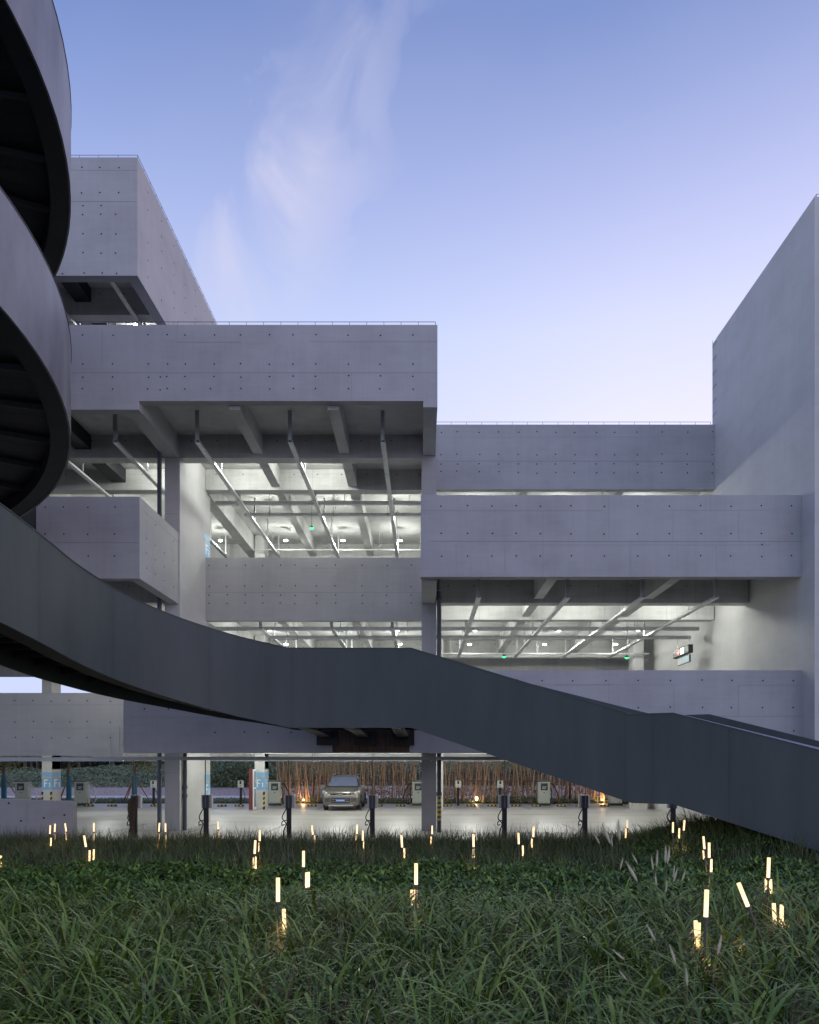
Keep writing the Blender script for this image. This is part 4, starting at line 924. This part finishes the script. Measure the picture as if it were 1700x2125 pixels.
LL = [
 (1.6, 1776, 'S', 0, 'short stake light at the very left edge of the picture'),
 (104.4, 1713, 'T', 3, 'tall stake light in front of the low ramp wall, leftmost of three'), (106, 1739, 'S', 2, 'short stake light under the leftmost tall one by the ramp wall'),
 (114.3, 1709.6, 'T', 3, 'tall stake light in front of the low ramp wall, middle of three'), (113, 1727, 'S', -2, 'short stake light under the middle tall one by the ramp wall'),
 (135, 1708.7, 'T', -8, 'tall tilted stake light near the end of the ramp wall'), (137, 1728, 'S', -6, 'short stake light near the end of the ramp wall'),
 (194.7, 1708, 'T', 0, 'tall stake light just right of the ramp wall'), (195, 1730, 'S', 2, 'short stake light just right of the ramp wall'),
 (174.6, 1734, 'T', -9, 'tall leaning stake light below the ramp wall end'), (186, 1764.6, 'S', 0, 'short stake light, left of the low pair below the ramp wall'), (194.7, 1763, 'S', 1, 'short stake light, right of the low pair below the ramp wall'),
 (331, 1708, 'T', 4, 'tall stake light at the foot of the left drain pipe'), (330, 1730, 'S', 2, 'short stake light at the foot of the left drain pipe'), (343.5, 1708.6, 'T', 0, 'tall stake light at the foot of the pier'), (344, 1732, 'S', 3, 'short stake light at the foot of the pier'),
 (451.6, 1704.7, 'T', -6, 'tall stake light right of the pier charging post'), (454, 1725, 'S', -4, 'short stake light right of the pier charging post'),
 (539, 1723, 'T', 0, 'tall stake light left of the third charging post, rear one'), (538, 1749, 'S', 2, 'short stake light left of the third charging post, rear one'), (530, 1744, 'T', 3, 'tall stake light left of the third charging post, nearer one'), (527, 1780, 'S', 0, 'short stake light left of the third charging post, nearest pair left'), (530.5, 1778, 'S', 1, 'short stake light left of the third charging post, nearest pair right'),
 (577, 1822, 'T', 0, 'tall stake light nearest to us in the left half of the grass'), (589, 1887, 'S', -2, 'short stake light lowest in the left half of the grass'),
 (630, 1766, 'T', 0, 'tall stake light below the third charging post in mid grass'), (636, 1811, 'S', 0, 'short stake light of a touching pair in mid grass, left'), (640.5, 1810, 'S', 0, 'short stake light of a touching pair in mid grass, right'),
 (647.5, 1713.5, 'T', -5, 'tall stake light in front of the parked car, left side'), (653, 1733, 'S', -2, 'short stake light in front of the parked car, left side'),
 (741.4, 1711.8, 'T', 2, 'tall stake light in front of the parked car, right side'), (740, 1730, 'S', 2, 'short stake light in front of the parked car, right side'),
 (753, 1724, 'T', 0, 'tall stake light left of the fourth charging post'), (754, 1745, 'S', -2, 'short stake light left of the fourth charging post'),
 (833, 1733.7, 'T', -4, 'tall stake light left of the front column foot'), (839, 1760.5, 'S', -2, 'short stake light left of the front column foot'),
 (897, 1713.5, 'T', 0, 'tall stake light at the foot of the front column'), (895, 1736, 'S', 2, 'short stake light at the foot of the front column'),
 (863.6, 1792, 'T', 0, 'tall stake light in the middle of the grass above a glowing pair'), (854.7, 1847, 'S', -2, 'short stake light, left of the glowing pair mid grass'), (863, 1847, 'S', 2, 'short stake light, right of the glowing pair mid grass'),
 (982.5, 1732, 'T', -1, 'tall stake light between the column and the fifth charging post'), (983, 1759, 'S', -1, 'short stake light between the column and the fifth charging post'),
 (1076, 1728.7, 'T', -2, 'tall stake light right of the fifth charging post, left one'), (1085, 1755, 'S', -2, 'short stake light right of the fifth charging post, lower one'),
 (1107.4, 1716, 'T', 1, 'tall stake light right of the fifth charging post, right one'), (1104, 1741, 'S', 1, 'short stake light right of the fifth charging post, right one'),
 (1302, 1702, 'T', -1, 'tall stake light under the bridge landing, left of the mound'), (1299, 1720, 'S', 1, 'short stake light under the bridge landing, left of the mound'),
 (1397, 1706.5, 'T', 1, 'tall stake light on the mound below the last charging post'), (1410, 1719, 'S', 2, 'short stake light on the mound below the last charging post'), (1421, 1702, 'T', 5, 'tall stake light highest on the mound'),
 (1460, 1736, 'T', -5, 'tall stake light on the mound side, left of two'), (1460, 1765, 'S', -5, 'short stake light on the mound side, left of two'), (1472, 1749, 'T', 0, 'tall stake light on the mound side, right of two'), (1476.6, 1783, 'S', 1, 'short stake light on the mound side, right of two'),
 (1596, 1780, 'T', 2, 'tall stake light near the foot of the stair bridge'), (1590.6, 1824, 'S', 1, 'short stake light below the stair bridge foot, left of a pair'), (1599.5, 1825, 'S', -1, 'short stake light below the stair bridge foot, right of a pair'),
 (1533, 1833, 'T', -22, 'strongly tilted stake light in the right grass'),
 (1467, 1847, 'T', 2, 'tallest looking stake light in the right foreground'), (1444, 1911, 'S', -2, 'short stake light of the overlapping foreground pair, left'), (1450.5, 1915, 'S', 2, 'short stake light of the overlapping foreground pair, right'),
 (1606, 1875, 'S', -3, 'short stake light of the low right-edge pair, left'), (1622.7, 1878, 'S', 1, 'short stake light of the low right-edge pair, right')]
LPOS = [stake(*a_) for a_ in LL]
# ------------------------------------------------------------------ grass
def blades(name, bx_, by_, L_, w_, bend, head, lean0, tint, m, seg=5, label=None, cat='grass', zoff=None):
    n = len(bx_); z0 = ground(bx_, by_)-.03 if zoff is None else zoff
    P = np.zeros((n, seg+1, 3)); P[:, 0, 0] = bx_; P[:, 0, 1] = by_; P[:, 0, 2] = z0; dl = L_/seg
    T = np.zeros((n, seg, 2))
    for k in range(seg):
        al = lean0+bend*((k+.5)/seg)**1.4
        P[:, k+1, 0] = P[:, k, 0]+np.sin(al)*np.cos(head)*dl; P[:, k+1, 1] = P[:, k, 1]+np.sin(al)*np.sin(head)*dl; P[:, k+1, 2] = P[:, k, 2]+np.cos(al)*dl
    sd_ = np.stack([-np.sin(head), np.cos(head), np.zeros(n)], 1)
    # twist so that flats face varied ways
    tw = RNG.uniform(-.5, .5, n); sd_[:, 2] = np.sin(tw)*.4
    wt = np.array([.45, .8, 1.0, .85, .5, .05]) if seg == 5 else np.array([.8, 1, .7, .08])
    co = np.zeros((n, 2*(seg+1), 3))
    for k in range(seg+1):
        o_ = sd_*(w_*wt[k]*.5)[:, None]; co[:, 2*k] = P[:, k]-o_; co[:, 2*k+1] = P[:, k]+o_
    fl_ = [(2*k, 2*k+1, 2*k+3, 2*k+2) for k in range(seg)]
    o = fast_mesh(name, co, 2*(seg+1), fl_, M[m], tint, smooth=True); return tag(o, label, cat, None, 'stuff')
def tufts(nt_, per, y0, y1, spread, pw=1.0, left=-.68, right=.64):
    t = RNG.random(nt_); Y = np.sqrt(y0*y0+(y1*y1-y0*y0)*t**pw); xx = RNG.uniform(left, right, nt_)*Y
    bx_ = np.repeat(xx, per)+RNG.normal(0, spread, nt_*per); by_ = np.repeat(Y, per)+RNG.normal(0, spread, nt_*per)
    return bx_, by_, np.repeat(RNG.random(nt_), per)
def offramp(bx_, by_):
    return by_ < 24.4
# foreground reeds: arching broad blades in tufts
bx_, by_, tt = tufts(4000, 9, 3.9, 9.6, .06); n = len(bx_)
blades('reed_grass', bx_, by_, RNG.uniform(.25, .60, n)*(.75+.5*tt), RNG.uniform(.006, .017, n), RNG.uniform(.9, 3.1, n), RNG.uniform(0, 2*math.pi, n), RNG.uniform(.02, .45, n), np.clip(.02+.62*tt+RNG.normal(0, .20, n), 0, .97), 'grass', 5, 'dense arching broad-bladed reed grass filling the foreground')
bx_, by_, tt = tufts(640, 8, 4.2, 9.6, .035); n = len(bx_)
blades('tall_reed_grass', bx_, by_, RNG.uniform(.45, .85, n), RNG.uniform(.015, .030, n), RNG.uniform(1.3, 2.9, n), RNG.uniform(0, 2*math.pi, n), RNG.uniform(.02, .3, n), np.clip(.5+.35*tt+RNG.normal(0, .12, n), 0, .93), 'grass', 5, 'taller glossy reed tufts arching above the foreground grass')
n = 19000; t = RNG.random(n); Y = np.sqrt(3.9**2+(11.5**2-3.9**2)*t); bx_ = RNG.uniform(-.68, .64, n)*Y
blades('meadow_grass', bx_, Y, RNG.uniform(.15, .42, n), RNG.uniform(.004, .010, n), RNG.uniform(.2, 2.0, n), RNG.uniform(0, 2*math.pi, n), RNG.uniform(0, .6, n), RNG.random(n)*.9, 'fine', 5, 'fine dark meadow grass between the reed tufts')
n = 9500; tnn = 240; cxx = RNG.uniform(-.54, .5, tnn); cyy = np.sqrt(4.0**2+(9.5**2-4.0**2)*RNG.random(tnn)); k_ = RNG.integers(0, tnn, n)
blades('dry_grass', cxx[k_]*cyy[k_]+RNG.normal(0, .10, n), cyy[k_]+RNG.normal(0, .10, n), RNG.uniform(.2, .5, n), RNG.uniform(.003, .007, n), RNG.uniform(.0, 1.4, n), RNG.uniform(0, 2*math.pi, n), RNG.uniform(.05, .9, n), RNG.random(n), 'dry', 5, 'dry straw-coloured stalks low in the foreground')
# long single arching leaves
n = 420; by_ = RNG.uniform(4.6, 9.5, n); bx_ = RNG.uniform(-.54, .5, n)*by_
blades('arching_leaves', bx_, by_, RNG.uniform(.7, 1.15, n), RNG.uniform(.012, .022, n), RNG.uniform(1.4, 2.8, n), RNG.uniform(0, 2*math.pi, n), RNG.uniform(.1, .7, n), RNG.uniform(.55, .97, n), 'grass', 5, 'long pale green leaves arching over the foreground reeds')
# broad-leaf ground cover band
def leafband(name, n, y0, y1, h, size, label, x0=-.68, x1=.64, seed=9):
    r = np.random.default_rng(seed); Y = np.sqrt(y0*y0+(y1*y1-y0*y0)*r.random(n)); x = r.uniform(x0, x1, n)*Y
    hh = h*(.65+.35*np.sin(x*2.1+Y)*np.sin(Y*1.9-x)); z = ground(x, Y)+hh*r.random(n)**.6
    az = r.uniform(0, 2*math.pi, n); el = r.uniform(-.2, .9, n)
    a_ = np.stack([np.cos(az)*np.cos(el), np.sin(az)*np.cos(el), np.sin(el)], 1); b_ = np.stack([-np.sin(az), np.cos(az), r.uniform(-.4, .4, n)], 1); nn = np.cross(a_, b_)
    s_ = size*r.uniform(.6, 1.35, n)[:, None]; P = np.stack([x, Y, z], 1)
    co = np.stack([P, P+a_*s_*.5+b_*s_*.26+nn*s_*.05, P+a_*s_, P+a_*s_*.5-b_*s_*.26+nn*s_*.05, P+a_*s_*.5], 1)
    o = fast_mesh(name, co, 5, [(0, 4, 1), (1, 4, 2), (2, 4, 3), (3, 4, 0)], M['leaf'], r.random(n)); return tag(o, label, 'ground cover', None, 'stuff')
leafband('leafy_ground_cover', 74000, 8.8, 15.0, .34, .085, 'dark green broad-leaved ground cover in the middle band')
leafband('foreground_weeds', 15000, 4.2, 9.0, .38, .045, 'small-leaved weeds mixed into the foreground reeds', seed=21)
leafband('mound_ground_cover', 16000, 16, 21, .28, .07, 'leafy ground cover on the mound under the stair bridge', .22, .50, 10)
# back band of fine arching grass
bx_, by_, tt = tufts(6200, 9, 14.0, 24.3, .10); k_ = offramp(bx_, by_); bx_, by_, tt = bx_[k_], by_[k_], tt[k_]; n = len(bx_)
blades('tussock_grass', bx_, by_, RNG.uniform(.25, .52, n)*(.8+.5*tt), RNG.uniform(.008, .016, n), RNG.uniform(.4, 1.9, n), RNG.uniform(0, 2*math.pi, n), RNG.uniform(0, .4, n), np.clip(.3+.4*tt+RNG.normal(0, .15, n), 0, .85), 'fine', 3, 'fine arching tussock grass along the back of the bed')
n = 5600; by_ = RNG.uniform(20, 24.2, n); bx_ = RNG.uniform(-.56, .45, n)*by_
blades('wispy_stems', bx_, by_, RNG.uniform(.4, .85, n), RNG.uniform(.003, .008, n), RNG.uniform(.2, 1.2, n), RNG.uniform(0, 2*math.pi, n), RNG.uniform(0, .5, n), RNG.random(n), 'fine', 5, 'wispy thin stems standing against the pale parking floor')
n = 1500; by_ = RNG.uniform(16.5, 20.5, n); bx_ = RNG.normal(6.9, 1.5, n); 
blades('mound_grass', bx_, by_, RNG.uniform(.45, .85, n), RNG.uniform(.007, .013, n), RNG.uniform(.6, 1.6, n), RNG.uniform(2.2, 4.2, n), RNG.uniform(.1, .5, n), RNG.uniform(.4, 1, n), 'fine', 5, 'seeding grass leaning left on top of the mound')
# sparse upright sprigs in mid band
bx_, by_, tt = tufts(380, 8, 9.5, 15.5, .04); n = len(bx_)
blades('sprig_grass', bx_, by_, RNG.uniform(.3, .6, n), RNG.uniform(.010, .020, n), RNG.uniform(.6, 1.9, n), RNG.uniform(0, 2*math.pi, n), RNG.uniform(0, .4, n), np.clip(.3+.5*tt, 0, .9), 'grass', 5, 'scattered reed sprigs rising out of the ground cover')
# foxtail plumes
def plume(px, py, hpx, tilt, Ht):
    lo = np.linspace(4.8, 18, 300); Y = float(min(lo, key=lambda y_: abs(H-(py-VY)*y_/F-float(ground(X(px, y_), y_))-Ht))); x = X(px, Y); g = float(ground(x, Y)); zt = H-(py-VY)*Y/F
    L_ = max(.07, hpx*Y/F)
    o = empty('foxtail_grass', (x, Y, g), 'pale bristly foxtail seed head on a thin stem in the right-hand grass', 'foxtail grass', 'foxtail seed heads in the right-hand grass')
    ax = Vector((math.sin(R(tilt)), 0, math.cos(R(tilt)))); t1 = Vector((0, 0, zt-g)); t0 = t1-ax*L_; foot = Vector((t0.x-ax.x*.25, 0, 0))
    lp(MB().tube([foot, (foot+t0)*.5+Vector((-.01, 0, 0)), t0], .0035, 5), 'stem', M['dry2'], o)
    mb = MB(); rs = random.Random(px)
    mb.tube([t0+ax*L_*k/6 for k in range(7)], [L_*q for q in (.02, .055, .07, .07, .062, .04, .012)], 7)
    for k in range(150):
        t_ = rs.random(); c_ = t0+ax*L_*t_; a_ = rs.uniform(0, 6.283); dd = Vector((math.cos(a_), math.sin(a_), 0))*.8+ax*.9; dd.normalize(); w = .0016
        e_ = c_+dd*L_*.22*(1-.45*abs(t_-.4)); s_ = Vector((0, 0, 1)).cross(dd); s_ = s_.normalized()*w if s_.length > 0 else Vector((w, 0, 0)); mb.add([c_-s_, c_+s_, e_], [(0, 1, 2)])
    lp(mb, 'seed_head', M['hazy'], o)
M['dry2'] = mat('foxtail_stem', (.13, .15, .07), .7)
for px, py, hp_, tl, Ht in ((1232, 1728, 26, -28, .8), (1250, 1710, 44, -22, .9), (1284, 1702, 42, -3, .95), (1268, 1735, 22, -8, .8), (1312, 1772, 24, -28, .7), (1300, 1790, 46, -30, .7), (1365, 1766, 32, 4, .8), (1352, 1778, 28, -8, .75), (1382, 1757, 34, 2, .85), (1390, 1759, 34, 8, .85), (1293, 1781, 24, 14, .7), (1360, 1813, 26, -5, .7),
                            (1400, 1797, 24, 6, .75), (1406, 1803, 28, 16, .75), (1423, 1805, 26, 18, .75), (1343, 1921, 36, -28, .6), (1273, 1973, 30, -50, .55), (1390, 1962, 40, -18, .6), (1424, 2010, 36, -4, .6), (1498, 1940, 42, 12, .6), (1285, 2015, 24, -40, .5), (1384, 1828, 24, 4, .7)): plume(px, py, hp_, tl, Ht)
# glow of the stakes: one warm light for each cluster, owned by its stake
sts = [o for o in bpy.data.objects if o.name.startswith('stake_light')]
ldw = bpy.data.lights.new('stake_glow', 'POINT'); ldw.energy = .8; ldw.color = (1, .64, .32); ldw.shadow_soft_size = .05
for o in sts:
    l = bpy.data.objects.new('stake_glow', ldw); COL.objects.link(l); l.parent = o; l.location = (0, -.06, .25)
